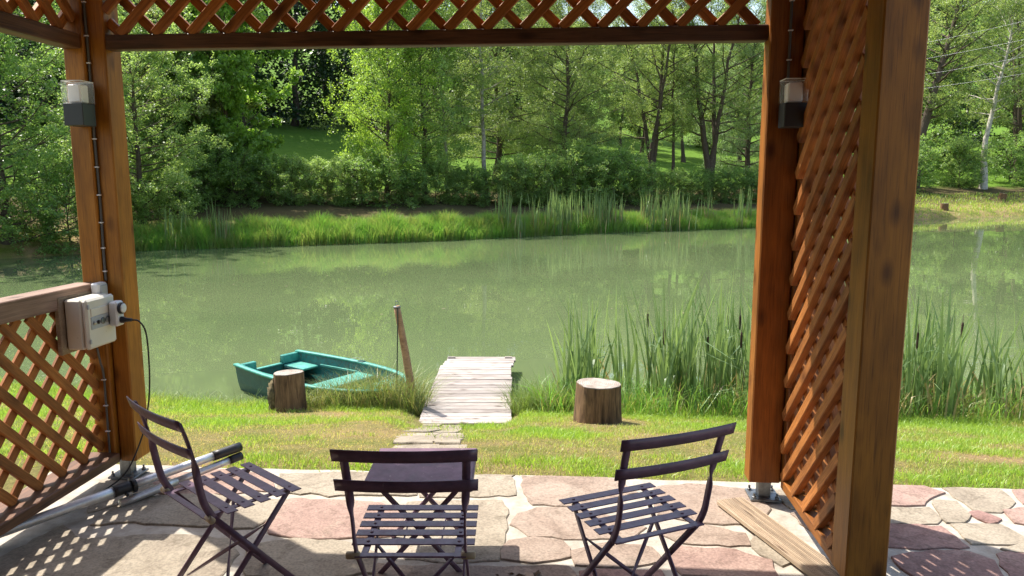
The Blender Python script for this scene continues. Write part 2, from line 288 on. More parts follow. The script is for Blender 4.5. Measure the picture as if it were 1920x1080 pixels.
def groundmat():
    m, nt, p, N, L = new_mat('ground_cover'); at = N.new('ShaderNodeAttribute'); at.attribute_name = 'var'
    geo = N.new('ShaderNodeNewGeometry'); sep = N.new('ShaderNodeSeparateXYZ'); L.new(geo.outputs['Position'], sep.inputs[0])
    n1 = N.new('ShaderNodeTexNoise'); n1.inputs['Scale'].default_value = .9; n1.inputs['Detail'].default_value = 9; n1.inputs['Roughness'].default_value = .7; L.new(geo.outputs['Position'], n1.inputs['Vector'])
    n2 = N.new('ShaderNodeTexNoise'); n2.inputs['Scale'].default_value = 28; n2.inputs['Detail'].default_value = 8; n2.inputs['Roughness'].default_value = .8; L.new(geo.outputs['Position'], n2.inputs['Vector'])
    # thatch / short grass
    r1 = N.new('ShaderNodeValToRGB'); e = r1.color_ramp.elements; e[0].position = .36; e[0].color = (.15, .20, .035, 1); e[1].position = .64; e[1].color = (.38, .27, .15, 1); L.new(n1.outputs['Fac'], r1.inputs['Fac'])
    r2 = N.new('ShaderNodeValToRGB'); e = r2.color_ramp.elements; e[0].position = .3; e[0].color = (.45, .45, .45, 1); e[1].position = .7; e[1].color = (1.25, 1.2, 1.1, 1); L.new(n2.outputs['Fac'], r2.inputs['Fac'])
    m1 = N.new('ShaderNodeMixRGB'); m1.blend_type = 'MULTIPLY'; m1.inputs['Fac'].default_value = 1; L.new(r1.outputs[0], m1.inputs[1]); L.new(r2.outputs[0], m1.inputs[2])
    # far meadow grass
    r3 = N.new('ShaderNodeValToRGB'); e = r3.color_ramp.elements; e[0].position = .3; e[0].color = (.085, .165, .018, 1); e[1].position = .75; e[1].color = (.125, .22, .028, 1); L.new(n1.outputs['Fac'], r3.inputs['Fac'])
    # litter bank under the trees
    r4 = N.new('ShaderNodeValToRGB'); e = r4.color_ramp.elements; e[0].position = .35; e[0].color = (.07, .05, .028, 1); e[1].position = .7; e[1].color = (.13, .11, .045, 1); L.new(n2.outputs['Fac'], r4.inputs['Fac'])
    # factors by distance from the water
    def mr(a, b, src):
        q = N.new('ShaderNodeMapRange'); q.inputs[1].default_value = a; q.inputs[2].default_value = b; q.interpolation_type = 'SMOOTHSTEP'; L.new(src, q.inputs[0]); return q
    jit = N.new('ShaderNodeMath'); jit.operation = 'MULTIPLY_ADD'; jit.inputs[1].default_value = 5; L.new(n1.outputs['Fac'], jit.inputs[0]); L.new(at.outputs['Fac'], jit.inputs[2])
    f_lit = mr(5.5, 7, jit.outputs[0]); f_mead = mr(12.5, 15, jit.outputs[0]); f_far = mr(14, 17, sep.outputs[1])
    a1 = N.new('ShaderNodeMixRGB'); L.new(f_lit.outputs[0], a1.inputs[0]); L.new(m1.outputs[0], a1.inputs[1]); L.new(r4.outputs[0], a1.inputs[2])
    a2 = N.new('ShaderNodeMixRGB'); L.new(f_mead.outputs[0], a2.inputs[0]); L.new(a1.outputs[0], a2.inputs[1]); L.new(r3.outputs[0], a2.inputs[2])
    a3 = N.new('ShaderNodeMixRGB'); L.new(f_far.outputs[0], a3.inputs[0]); L.new(m1.outputs[0], a3.inputs[1]); L.new(a2.outputs[0], a3.inputs[2])
    L.new(a3.outputs[0], p.inputs['Base Color']); p.inputs['Roughness'].default_value = .95; p.inputs['Specular IOR Level'].default_value = .1
    b = N.new('ShaderNodeBump'); b.inputs['Strength'].default_value = .8; b.inputs['Distance'].default_value = .05; L.new(n2.outputs['Fac'], b.inputs['Height']); L.new(b.outputs[0], p.inputs['Normal'])
    return m
M['ground'] = groundmat()
tag(obj('lawn', grid_mesh('lawn', np.arange(-24, 24.01, .15), np.arange(3.2, 14.01, .12), M['ground'])), kind='structure')
tag(obj('far_bank', grid_mesh('far_bank', np.concatenate([np.arange(-170, -40, 6), np.arange(-40, 70, .8), np.arange(70, 200, 6)]), np.concatenate([np.arange(13.9, 70, .6), np.arange(70, 260, 5)]), M['ground'])), kind='structure')
_bg = grid_mesh('back_ground', np.concatenate([np.arange(-170, -20, 10.), np.arange(-20, 20, 2.), np.arange(20, 200, 10.)]), np.concatenate([np.arange(-120, -8, 8.), np.arange(-8, 3.3, 1.)]), M['ground'])
_co = np.zeros(len(_bg.vertices) * 3, np.float32); _bg.vertices.foreach_get('co', _co); _co = _co.reshape(-1, 3); _co[:, 2] = -.035; _bg.vertices.foreach_set('co', _co.ravel())
tag(obj('ground', _bg), kind='structure')
for _s, _x0, _x1 in ((-1, -170, -24), (1, 24, 200)):
    _m = grid_mesh('side_ground', np.linspace(_x0, _x1, 60), np.arange(2.2, 14.1, .6), M['ground']); tag(obj('side_ground', _m), kind='structure')
# ------------------------------------------------------------------ water
def watermat():
    m, nt, p, N, L = new_mat('murky_pond_water'); geo = N.new('ShaderNodeNewGeometry')
    n0 = N.new('ShaderNodeTexNoise'); n0.inputs['Scale'].default_value = .22; n0.inputs['Detail'].default_value = 5; L.new(geo.outputs['Position'], n0.inputs['Vector'])
    r = N.new('ShaderNodeValToRGB'); e = r.color_ramp.elements; e[0].position = .3; e[0].color = (.096, .130, .058, 1); e[1].position = .7; e[1].color = (.126, .160, .073, 1)
    L.new(n0.outputs['Fac'], r.inputs['Fac']); L.new(r.outputs[0], p.inputs['Base Color'])
    p.inputs['Roughness'].default_value = .012; p.inputs['IOR'].default_value = 1.333; p.inputs['Specular IOR Level'].default_value = .5
    n1 = N.new('ShaderNodeTexNoise'); n1.inputs['Scale'].default_value = 1.1; n1.inputs['Detail'].default_value = 2; L.new(geo.outputs['Position'], n1.inputs['Vector'])
    b = N.new('ShaderNodeBump'); b.inputs['Strength'].default_value = .05; b.inputs['Distance'].default_value = .05; L.new(n1.outputs['Fac'], b.inputs['Height']); L.new(b.outputs[0], p.inputs['Normal'])
    return m
M['water'] = watermat()
_bm = bmesh.new()
_c = POND.mean(0); _v = [_bm.verts.new((p[0], p[1], 0)) for p in [(-26, 6), (70, 5.5), (75, 62), (-26, 62)]]; _bm.faces.new(_v)
tag(bm_obj('pond_water', _bm, M['water'], None, Matrix.Translation((0, 0, WL))), 'still murky green pond water reflecting the trees', None, None, 'structure')
# ------------------------------------------------------------------ patio of natural stone in pale mortar
def mortarmat():
    m, nt, p, N, L = new_mat('pale_mortar'); geo = N.new('ShaderNodeNewGeometry')
    n = N.new('ShaderNodeTexNoise'); n.inputs['Scale'].default_value = 9; n.inputs['Detail'].default_value = 9; n.inputs['Roughness'].default_value = .7; L.new(geo.outputs['Position'], n.inputs['Vector'])
    r = N.new('ShaderNodeValToRGB'); e = r.color_ramp.elements; e[0].position = .32; e[0].color = (.29, .25, .205, 1); e[1].position = .62; e[1].color = (.47, .425, .36, 1); L.new(n.outputs['Fac'], r.inputs['Fac'])
    L.new(r.outputs[0], p.inputs['Base Color']); p.inputs['Roughness'].default_value = .95; p.inputs['Specular IOR Level'].default_value = .15
    n2 = N.new('ShaderNodeTexNoise'); n2.inputs['Scale'].default_value = 70; n2.inputs['Detail'].default_value = 6; L.new(geo.outputs['Position'], n2.inputs['Vector'])
    b = N.new('ShaderNodeBump'); b.inputs['Strength'].default_value = .5; b.inputs['Distance'].default_value = .006; L.new(n2.outputs['Fac'], b.inputs['Height']); L.new(b.outputs[0], p.inputs['Normal'])
    return m
def stonemat(name, a, b_, c):
    m, nt, p, N, L = new_mat(name); geo = N.new('ShaderNodeNewGeometry')
    n = N.new('ShaderNodeTexNoise'); n.inputs['Scale'].default_value = 3.2; n.inputs['Detail'].default_value = 9; n.inputs['Roughness'].default_value = .62; n.inputs['Distortion'].default_value = .8; L.new(geo.outputs['Position'], n.inputs['Vector'])
    r = N.new('ShaderNodeValToRGB'); e = r.color_ramp.elements; e[0].position = .3; e[0].color = (*a, 1); e[1].position = .72; e[1].color = (*c, 1); k = e.new(.5); k.color = (*b_, 1); L.new(n.outputs['Fac'], r.inputs['Fac'])
    n3 = N.new('ShaderNodeTexNoise'); n3.inputs['Scale'].default_value = 90; n3.inputs['Detail'].default_value = 5; L.new(geo.outputs['Position'], n3.inputs['Vector'])
    r3 = N.new('ShaderNodeValToRGB'); e = r3.color_ramp.elements; e[0].position = .3; e[0].color = (.72, .72, .72, 1); e[1].position = .62; e[1].color = (1.08, 1.08, 1.08, 1); L.new(n3.outputs['Fac'], r3.inputs['Fac'])
    mx = N.new('ShaderNodeMixRGB'); mx.blend_type = 'MULTIPLY'; mx.inputs['Fac'].default_value = 1; L.new(r.outputs[0], mx.inputs[1]); L.new(r3.outputs[0], mx.inputs[2])
    n4 = N.new('ShaderNodeTexNoise'); n4.inputs['Scale'].default_value = 6.5; n4.inputs['Detail'].default_value = 10; n4.inputs['Roughness'].default_value = .75; n4.inputs['Distortion'].default_value = 1.6; L.new(geo.outputs['Position'], n4.inputs['Vector'])
    r4 = N.new('ShaderNodeValToRGB'); e = r4.color_ramp.elements; e[0].position = .34; e[0].color = (.5, .48, .45, 1); e[1].position = .5; e[1].color = (1, 1, 1, 1); L.new(n4.outputs['Fac'], r4.inputs['Fac'])
    m4 = N.new('ShaderNodeMixRGB'); m4.blend_type = 'MULTIPLY'; m4.inputs['Fac'].default_value = .75; L.new(mx.outputs[0], m4.inputs[1]); L.new(r4.outputs[0], m4.inputs[2]); mx = m4
    L.new(mx.outputs[0], p.inputs['Base Color']); p.inputs['Roughness'].default_value = .85; p.inputs['Specular IOR Level'].default_value = .25
    b = N.new('ShaderNodeBump'); b.inputs['Strength'].default_value = .8; b.inputs['Distance'].default_value = .02; L.new(n.outputs['Fac'], b.inputs['Height'])
    b2 = N.new('ShaderNodeBump'); b2.inputs['Strength'].default_value = .25; b2.inputs['Distance'].default_value = .004; L.new(n3.outputs['Fac'], b2.inputs['Height']); L.new(b.outputs[0], b2.inputs['Normal']); L.new(b2.outputs[0], p.inputs['Normal'])
    return m
M['mortar'] = mortarmat()
M['st_pink'] = stonemat('pink_sandstone', (.27, .175, .145), (.335, .225, .185), (.385, .285, .225))
M['st_grey'] = stonemat('buff_sandstone', (.25, .205, .155), (.32, .27, .205), (.385, .33, .26))
M['st_brown'] = stonemat('brown_sandstone', (.25, .18, .14), (.315, .24, .19), (.37, .30, .24))
M['st_path'] = stonemat('dusty_path_stone', (.20, .165, .125), (.28, .235, .18), (.36, .31, .24))
M['st_red'] = stonemat('dark_red_sandstone', (.22, .125, .105), (.29, .175, .15), (.34, .23, .195))
_pe = [(x, pedge(x) + .006 * math.sin(x * 5) + .006 * math.sin(x * 13 + 1)) for x in np.arange(-2.55, 9.01, .12)]
patio = prism('patio', [(9, -4.5)] + _pe[::-1] + [(-2.55, -4.5)], -.12, 0, M['mortar']); tag(patio, kind='structure')
def stone(poly, mat, parent, h=.008, z=0, seed=0, name='stone', amp=.006, grow=.021):
    rs = np.random.default_rng(seed); P = np.array(poly, float); out = []
    for i in range(len(P)):                       # uneven, slightly rounded outline
        a = P[i]; b = P[(i + 1) % len(P)]; e = b - a; l = np.hypot(*e); n = np.array([-e[1], e[0]]) / (l + 1e-9); k = max(2, int(l / .045))
        for j in range(k):
            t = j / k; q = a + e * t + n * rs.normal(0, amp) * (1 if j else .4); out.append(q)
    out = np.array(out); cc = out.mean(0); ll_ = np.hypot(*(out - cc).T)[:, None]; out = out + (out - cc) / ll_ * grow
    if parent is patio: out[:, 1] = np.minimum(out[:, 1], pedge(out[:, 0]) - .004)
    c = out.mean(0); z = z + rs.uniform(-.002, .002)
    Mx = Matrix.Translation((c[0], c[1], z))
    n = len(out); V = []
    for s, zz in ((1, -.03), (1, h * .55), (.985, h)): V += [((q[0] - c[0]) * s, (q[1] - c[1]) * s, zz) for q in out]
    bm = bmesh.new(); vv = [bm.verts.new(v) for v in V]
    for r_ in range(2):
        for i in range(n): bm.faces.new((vv[r_ * n + i], vv[r_ * n + (i + 1) % n], vv[(r_ + 1) * n + (i + 1) % n], vv[(r_ + 1) * n + i]))
    bm.faces.new(vv[2 * n:])
    return bm_obj(name, bm, mat, parent, Mx)
def ground_pt(px, py, z=0):                       # world point on a level plane, from the survey of the photograph
    P = R(8.3); f = 1400.; dx = (px - 960) / f; dy = -(py - 540) / f
    ry = math.cos(P) + dy * math.sin(P); rz = -math.sin(P) + dy * math.cos(P); k = (z - 1.6) / rz
    return (dx * k, ry * k)
STONES = [
 ('g', [(0,1050),(120,988),(158,1014),(250,1008),(345,1006),(425,1011),(440,1040),(395,1095),(0,1100)]), ('g', [(178,985),(238,942),(330,930),(425,935),(535,940),(505,970),(468,991),(340,984),(240,980)]),
 ('p', [(305,925),(292,905),(330,890),(420,884),(500,891),(510,918),(420,927)]), ('g', [(530,891),(690,890),(780,905),(775,929),(520,926)]), ('g', [(795,900),(958,890),(962,929),(795,932)]),
 ('b', [(984,895),(1080,891),(1150,902),(1190,925),(1088,949),(1003,946),(988,918)]), ('p', [(502,985),(547,939),(627,942),(693,945),(757,958),(735,1004),(577,1009),(513,1000)]),
 ('g', [(768,945),(938,942),(947,958),(932,1050),(835,1053),(765,1046),(750,1012)]), ('b', [(963,985),(975,965),(1010,955),(1090,957),(1150,973),(1205,990),(1180,1008),(1100,1010),(1000,1005)]),
 ('b', [(946,1048),(960,1018),(1000,1012),(1050,1018),(1062,1045),(1000,1053)]), ('b', [(1078,1035),(1145,1022),(1215,1030),(1232,1053),(1180,1061),(1088,1060)]),
 ('p', [(1256,1042),(1283,1029),(1375,1036),(1437,1053),(1452,1082),(1285,1078)]), ('b', [(1233,997),(1312,987),(1392,1002),(1400,1024),(1280,1018)]),
 ('b', [(1232,918),(1290,911),(1400,922),(1440,955),(1415,982),(1310,979),(1240,965)]), ('p', [(1640,911),(1728,914),(1766,926),(1733,937),(1728,947),(1697,948),(1625,943)]),
 ('g', [(1774,918),(1872,919),(1897,943),(1872,959),(1832,959)]), ('g', [(1625,957),(1737,954),(1757,975),(1749,982),(1630,980)]), ('g', [(1753,942),(1793,945),(1810,966),(1803,979),(1774,979)]),
 ('r', [(1824,966),(1837,963),(1868,974),(1853,981)]), ('p', [(1889,960),(1990,958),(1990,992),(1907,981)]), ('r', [(1640,987),(1760,990),(1787,1010),(1808,1026),(1700,1027),(1640,1020)]),
 ('g', [(1791,987),(1874,988),(1920,1014),(1910,1019),(1826,1020)]), ('r', [(1680,1047),(1749,1037),(1812,1039),(1857,1054),(1880,1090),(1735,1090),(1699,1068)]), ('r', [(1876,1043),(1905,1040),(1975,1048),(1990,1095),(1910,1095)]),
 ('g', [(1884,1031),(1930,1024),(1990,1024),(1990,1038),(1910,1036)]), ('g', [(1455,924),(1560,914),(1618,916),(1610,948),(1490,955)]), ('b', [(1490,966),(1600,960),(1612,1005),(1545,1012)]), ('g', [(1418,992),(1470,1002),(1515,1048),(1465,1060),(1418,1028)]),
 ('p', [(1905,921),(2010,923),(2030,948),(1925,945)]), ('g', [(470,1025),(555,1015),(640,1020),(700,1040),(690,1075),(560,1090),(470,1080)]), ('b', [(715,1060),(800,1066),(935,1066),(940,1100),(700,1105)]), ('b', [(950,1068),(1060,1066),(1080,1098),(950,1105)]), ('r', [(1095,1075),(1235,1072),(1250,1105),(1100,1105)]), ('g', [(190,905),(280,900),(290,925),(170,960)])]
SM = dict(g='st_grey', b='st_brown', p='st_pink', r='st_red')
for i, (c, px) in enumerate(STONES): stone([ground_pt(*q) for q in px], M[SM[c]], patio, seed=i + 50)
_k = 200                                            # the paving goes on under the roof, behind the camera and to the right
for r_, y0 in enumerate(np.arange(-4.2, 2.75, .62)):
    x = -2.35 + (r_ % 2) * .2
    while x < 8.6:
        w = random.uniform(.55, 1.0); h = .52
        if y0 + h < 2.72:
            j = lambda: random.uniform(-.07, .07)
            stone([(x + .04 + j(), y0 + j()), (x + w * .5, y0 + j() * .8), (x + w - .04 + j(), y0 + j()), (x + w - .04 + j(), y0 + h + j()), (x + w * .4, y0 + h + j()), (x + .03 + j(), y0 + h + j())], M[random.choice(['st_grey', 'st_brown', 'st_pink', 'st_grey', 'st_red'])], patio, seed=_k); _k += 1
        x += w + .03
for r_, y0 in enumerate((2.85, 3.2)):
    x = 2.95
    while x < 8.4:
        w = random.uniform(.5, .9); j = lambda: random.uniform(-.04, .04)
        stone([(x + j(), y0 + j()), (x + w - .06 + j(), y0 + j()), (x + w - .06 + j(), y0 + .28 - .06 * (x - 3) * .3 + j()), (x + j(), y0 + .28 - .06 * (x - 3) * .3 + j())], M[random.choice(['st_grey', 'st_pink', 'st_red'])], patio, seed=_k); _k += 1
        x += w
# stepping-stone path down to the jetty
path = empty('garden_path', (-.5, 4, 0)); tag(path, kind='structure')
for i, (x, y, w, d) in enumerate([(-.62, 4.25, .46, .5), (-.24, 4.2, .32, .44), (-.66, 4.78, .42, .46), (-.25, 4.72, .36, .52), (-.72, 5.32, .46, .5), (-.30, 5.3, .34, .54), (-.76, 5.9, .44, .5), (-.34, 5.92, .38, .56), (-.80, 6.48, .46, .5), (-.38, 6.52, .36, .5), (-.78, 7.02, .44, .44), (-.36, 7.05, .36, .46), (-.74, 7.5, .46, .4), (-.30, 7.52, .36, .4)]):
    rs = np.random.default_rng(i); q = [(x - w / 2, y - d / 2), (x + w / 2, y - d / 2), (x + w / 2, y + d / 2), (x - w / 2, y + d / 2)]
    xc = -.5 - .065 * (y - 4); q = [(xc + (a + .5) * .58 + rs.uniform(-.05, .05), b + rs.uniform(-.05, .05)) for a, b in q]; x = xc + (x + .5) * .58
    o = stone(q, M['st_path'], path, h=.02, seed=i + 900)
    sl = (tz1(x, y + .3) - tz1(x, y - .3)) / .6; Wm = Matrix.Translation((x, y, tz1(x, y) - .012)) @ Matrix.Rotation(math.atan(sl), 4, 'X')
    o.matrix_basis = world_of(path).inverted() @ Wm; WM[o.name] = Wm
# ------------------------------------------------------------------ gazebo
G_A = R(-4.5); GU = Vector((math.cos(G_A), math.sin(G_A), 0)); GV = Vector((math.sin(G_A), -math.cos(G_A), 0)); GO = Vector((-2.13, 3.84, 0))
def g(u, v, z): return GO + GU * u + GV * v + Vector((0, 0, z))
gz = empty('gazebo', tuple(g(1.7, 2, 0))); tag(gz, 'stained timber garden gazebo with diagonal lattice panels standing on the patio', 'gazebo')
def gbar(name, a, b, w, t, mat, parent=gz, up=(0, 0, 1), bev=.004): return bar(name, g(*a), g(*b), w, t, M[mat], parent, up, bev)
def gpost(u0, u1, v0, v1, z0, z1, mat='stain', name='post', parent=gz):
    return gbar(name, ((u0 + u1) / 2, (v0 + v1) / 2, z0), ((u0 + u1) / 2, (v0 + v1) / 2, z1), abs(v1 - v0), abs(u1 - u0), mat, parent, up=GV, bev=.006)
ZB = 2.235; ZT = 2.72
gpost(.027, .115, -.135, 0, .10, ZT)                         # left front corner: two posts meeting in a crease
gpost(-.085, .022, -.10, .03, .10, ZT)
gpost(3.325, 3.478, -.075, .03, .10, ZT, 'stain_red')      # right front corner
gpost(3.482, 3.60, -.06, .075, .10, ZT, 'stain_red')
gpost(3.462, 3.612, .81, .965, .10, ZT)                    # near right post
gpost(-.125, -.002, 1.75, 1.90, .10, ZT)                   # posts at and behind the camera
for v in (4.3,):
    gpost(-.13, 0, v, v + .15, .10, ZT); gpost(3.462, 3.612, v, v + .15, .10, ZT)
gpost(3.462, 3.612, 2.75, 2.90, .10, ZT)
def foot(u, v):
    c = g(u, v, 0)
    Mx = Matrix.Translation(c) @ Matrix.Rotation(G_A, 4, 'Z')
    f = obj('post_foot', box_mesh(.15, .14, .012, M['steel'], .002), gz, Mx @ Matrix.Translation((0, 0, .014)))
    obj('stem', box_mesh(.06, .06, .10, M['steel'], .003), f, Mx @ Matrix.Translation((0, 0, .068)))
    for sx in (-1, 1):
        for sy in (-1, 1):
            lathe('bolt', [(.011, 0), (.011, .009), (.006, .011), (.006, .026)], M['steel'], f, Mx @ Matrix.Translation((sx * .056, sy * .052, .02)), 6, False)
for u, v in ((.04, -.04), (3.41, -.02), (3.537, .888), (-.06, 1.82), (3.537, 2.82), (-.06, 4.37), (3.537, 4.37)): foot(u, v)
SLW = .046; SLT = .028
def slats(parent, frame, s0, s1, z0, z1, pitch, off, layers, th=SLT):
    """frame(s, n, z) -> world; s runs along the panel, n is the depth"""
    for depth, sgn in layers:
        k = -int((z1 - z0) / pitch) - 4
        while True:
            c = s0 + off + k * pitch; k += 1
            if c > s1 + (z1 - z0) + .5: break
            # s = c + sgn*(z - z0): clip to the rectangle
            lo = z0; hi = z1
            if sgn > 0: lo = max(lo, z0 + (s0 - c)); hi = min(hi, z0 + (s1 - c))
            else: lo = max(lo, z0 + (c - s1)); hi = min(hi, z0 + (c - s0))
            if hi - lo < .05: continue
            p0 = frame(c + sgn * (lo - z0), depth, lo); p1 = frame(c + sgn * (hi - z0), depth, hi)
            nrm = (frame(s0, depth + .1, z0) - frame(s0, depth, z0)).normalized()
            d = (p1 - p0).normalized(); bar('slat', p0, p1, SLW, th, M['slat'], parent, up=nrm.cross(d), bev=.003)
# left low lattice panel under the handrail
rl = gbar('handrail', (-.06, .032, 1.025), (-.06, 1.75, 1.035), .095, .11, 'rail')
pl = gbar('lattice_panel', (-.04, .032, .135), (-.04, 1.75, .135), .05, .175, 'dark_stain'); tag(pl, 'low lattice panel below the handrail')
slats(pl, lambda s, n, z: g(-.065 - n, s, z), .032, 1.75, .161, .975, .166, .143, ((-.018, 1), (.0015, -1)), .018)
# right tall lattice panel
pr_ = gbar('lattice_panel', (3.50, .08, .125), (3.50, .81, .125), .05, .07, 'stain_red'); tag(pr_, 'tall narrow lattice panel between the right posts')
slats(pr_, lambda s, n, z: g(3.50 + n, s, z), .06, .81, .15, 2.66, .166, .03, ((-.022, 1), (.0135, -1)), .033)
# beams with lattice friezes
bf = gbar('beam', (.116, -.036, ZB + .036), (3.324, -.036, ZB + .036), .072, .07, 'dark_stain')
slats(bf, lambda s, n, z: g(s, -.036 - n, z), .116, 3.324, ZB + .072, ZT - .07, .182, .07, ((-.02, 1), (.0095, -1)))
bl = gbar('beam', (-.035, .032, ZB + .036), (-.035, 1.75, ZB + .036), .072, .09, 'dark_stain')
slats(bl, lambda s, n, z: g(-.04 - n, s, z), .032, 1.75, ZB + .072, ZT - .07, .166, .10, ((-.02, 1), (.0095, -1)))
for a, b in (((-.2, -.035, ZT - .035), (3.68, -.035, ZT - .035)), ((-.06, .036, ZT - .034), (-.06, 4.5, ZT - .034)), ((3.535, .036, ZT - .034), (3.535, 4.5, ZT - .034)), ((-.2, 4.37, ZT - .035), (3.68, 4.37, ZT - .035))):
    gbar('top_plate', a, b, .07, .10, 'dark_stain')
# hipped roof, out of the picture but throwing the shade
E0, E1, F0, F1, ZR = -.16, 3.70, -.11, 4.62, 3.75
ev = [(E0, F0), (E1, F0), (E1, F1), (E0, F1)]; rg = [(1.77, 1.9), (1.77, 2.6)]
_bm = bmesh.new()
def _rv(z): return [_bm.verts.new(g(u, v, ZT + z)) for u, v in ev] + [_bm.verts.new(g(u, v, ZR + z)) for u, v in rg]
_t = _rv(.07); _b = _rv(.03)
for q in ((0, 1, 4), (1, 2, 5, 4), (2, 3, 5), (3, 0, 4, 5)):
    _bm.faces.new([_t[i] for i in q]); _bm.faces.new([_b[i] for i in q][::-1])
for i in range(4): _bm.faces.new((_t[i], _t[(i + 1) % 4], _b[(i + 1) % 4], _b[i]))
roof = bm_obj('roof', _bm, M['stain'], gz)
for i, (u, v) in enumerate(ev): bar('rafter', g(u, v, ZT - .012), g(*rg[0 if i < 2 else 1], ZR - .03), .09, .06, M['stain'], roof)
for u in (.6, 1.2, 2.4, 3.0): bar('rafter', g(u, F0, ZT - .012), g(1.77 + (u - 1.77) * .35, 1.2, ZT + .62), .09, .05, M['stain'], roof)
# unseen boarded walls, added to cut sky light and darken the interior
for u_, v0_, v1_ in ((-.06, 1.9, 4.3), (3.54, 2.9, 4.3)):
    sw_ = gbar('side_shade_wall', (u_, v0_, .13), (u_, v1_, .13), .06, .05, 'dark_stain')
    for i in range(int((v1_ - v0_) / .142)): gbar('shade_wall_board', (u_ + .045, v0_ + .075 + i * .142, .10), (u_ + .045, v0_ + .075 + i * .142, ZT - .08), .139, .022, 'dark_stain', sw_, up=GV)
rw = gbar('rear_shade_wall', (-.13, 4.40, .13), (3.61, 4.40, .13), .06, .06, 'dark_stain')
for i in range(26): gbar('shade_wall_board', (-.05 + i * .142, 4.445, .10), (-.05 + i * .142, 4.445, ZT - .08), .022, .139, 'dark_stain', rw, up=GV)
# ------------------------------------------------------------------ wall lamps
def wall_lamp(loc, nrm, label):
    nrm = Vector(nrm).normalized(); z = Vector((0, 0, 1)); x = nrm.cross(z)
    Mx = Matrix((x, nrm, z)).transposed().to_4x4(); Mx.translation = Vector(loc)
    t = empty('wall_lamp', tuple(loc)); tag(t, label, 'wall lamp', 'wall lamps on the gazebo posts')
    B = lambda n, s, c, m, p=t, bv=.003: obj(n, box_mesh(*s, M[m], bv), p, Mx @ Matrix.Translation(c))
    b = B('body', (.10, .10, .108), (0, .062, -.054), 'anthracite'); B('back_plate', (.085, .012, .21), (0, .006, 0), 'anthracite')
    B('diffuser', (.066, .066, .088), (0, .062, .046), 'diffuser', t, .006)
    c = B('glass_cover', (.10, .10, .104), (0, .0622, .0535), 'glass', t, .006)
    for sx in (-1, 1):
        for sy in (-1, 1): B('cover_edge', (.0035, .0035, .10), (sx * .0492, .0622 + sy * .0492, .053), 'glass', c, 0)
    for sx in (-1, 1): B('cover_edge', (.0035, .096, .0035), (sx * .0492, .0622, .1045), 'diffuser', c, 0)
    for sy in (-1, 1): B('cover_edge', (.096, .0035, .0035), (0, .0622 + sy * .0492, .1045), 'diffuser', c, 0)
    return t
wall_lamp(g(.018, .031, 1.965), GV, 'wall lamp with white diffuser on the left post, above the clipped power cable')
wall_lamp(g(3.425, .031, 1.94), GV, 'wall lamp on the right post, clear cover over a shaded pale diffuser')
def cable_run(name, pts, r, label, clips, cn):
    t = empty(name, tuple(pts[0])); tag(t, label, 'cable')
    P = curve_pts([tuple(p) for p in pts], 60); tube('cable_sheath', P, r, M['cable'], t, 7)
    for p in clips:
        c = bar('clip', Vector(p) - cn * .011, Vector(p) + cn * .011, .006, .013, M['clip'], t, bev=.001)
    return t
_cx = [(.011, .0105)] * 9
_zs = [2.68, 2.45, 2.26, 2.1, 1.95, 1.8, 1.6, 1.4, 1.2, 1.08]
cable_run('power_cable', [g(.031, .010 + .003 * math.sin(i * 1.7), z) for i, z in enumerate(_zs)], .0065, 'grey power cable clipped down the crease of the left gazebo post', [g(.031, .014, z) for z in (2.46, 2.30, 2.17, 1.985, 1.80, 1.66, 1.52, 1.38, 1.25, 1.13)], GU)
cable_run('power_cable', [g(3.412, .037, z) for z in (2.66, 2.5, 2.3, 2.05)], .0065, 'grey power cable running down to the lamp on the right gazebo post', [g(3.412, .040, z) for z in (2.58, 2.40, 2.27, 2.14)], GU)
cable_run('power_cable', [g(.003, .085, .74), g(-.003, .06, .66), g(-.006, .037, .58), g(-.006, .037, .3), g(-.006, .037, .16), g(.005, .035, .09)], .0055, 'dark cable clipped below the electric box on the left post', [g(-.006, .04, z) for z in (.56, .42, .28, .14)], GU)
# ------------------------------------------------------------------ switch, electric box, timer, plug lead
sw = empty('light_switch', tuple(g(.03, .03, 1.03))); tag(sw, 'small pale grey surface switch at the end of the handrail', 'switch')
Mg = lambda u, v, z, rz=0: Matrix.Translation(g(u, v, z)) @ Matrix.Rotation(G_A + rz, 4, 'Z')
obj('housing', box_mesh(.045, .075, .085, M['white'], .008), sw, Mg(.024, .062, 1.035)); obj('rocker', box_mesh(.010, .055, .065, M['grey_front'], .004), sw, Mg(.049, .062, 1.035))
eb = empty('electric_box', tuple(g(0, .2, .75))); tag(eb, 'cream plastic electric distribution box with sockets mounted below the handrail', 'electric box')
obj('backing_board', box_mesh(.022, .27, .28, M['board'], .003), eb, Mg(-.012, .205, .855))
case = obj('case', box_mesh(.085, .225, .245, M['cream'], .008), eb, Mg(.044, .195, .858))
cov = obj('cover', box_mesh(.028, .225, .245, M['cream'], .010), eb, Mg(.102, .195, .858))
for z in (.945, .775): obj('hinge', box_mesh(.008, .012, .022, M['grey_front'], .002), cov, Mg(.117, .296, z))
eb.location.z += .045
win = obj('socket_window', box_mesh(.006, .165, .062, M['grey_front'], .002), cov, Mg(.1165, .20, .862))
obj('flap', box_mesh(.005, .17, .038, M['cream'], .002), cov, Mg(.117, .195, .915))
for k, v in enumerate((.262, .232, .196, .158)):
    m_ = 'black' if k == 1 else 'cream' if k == 0 else 'anthracite'
    lathe('socket_outlet' if k > 1 else 'breaker_switch', [(.0165 if k > 1 else .009, 0), (.0165 if k > 1 else .009, .004), (.010, .0045)], M[m_] if k < 2 else M['steel'], win, Mg(.1196, v, .862) @ Matrix.Rotation(R(90), 4, 'Y'), 16)
tm = empty('timer_plug', tuple(g(.13, .11, .87))); tag(tm, 'white mechanical timer plugged into the electric box, with round dial', 'timer')
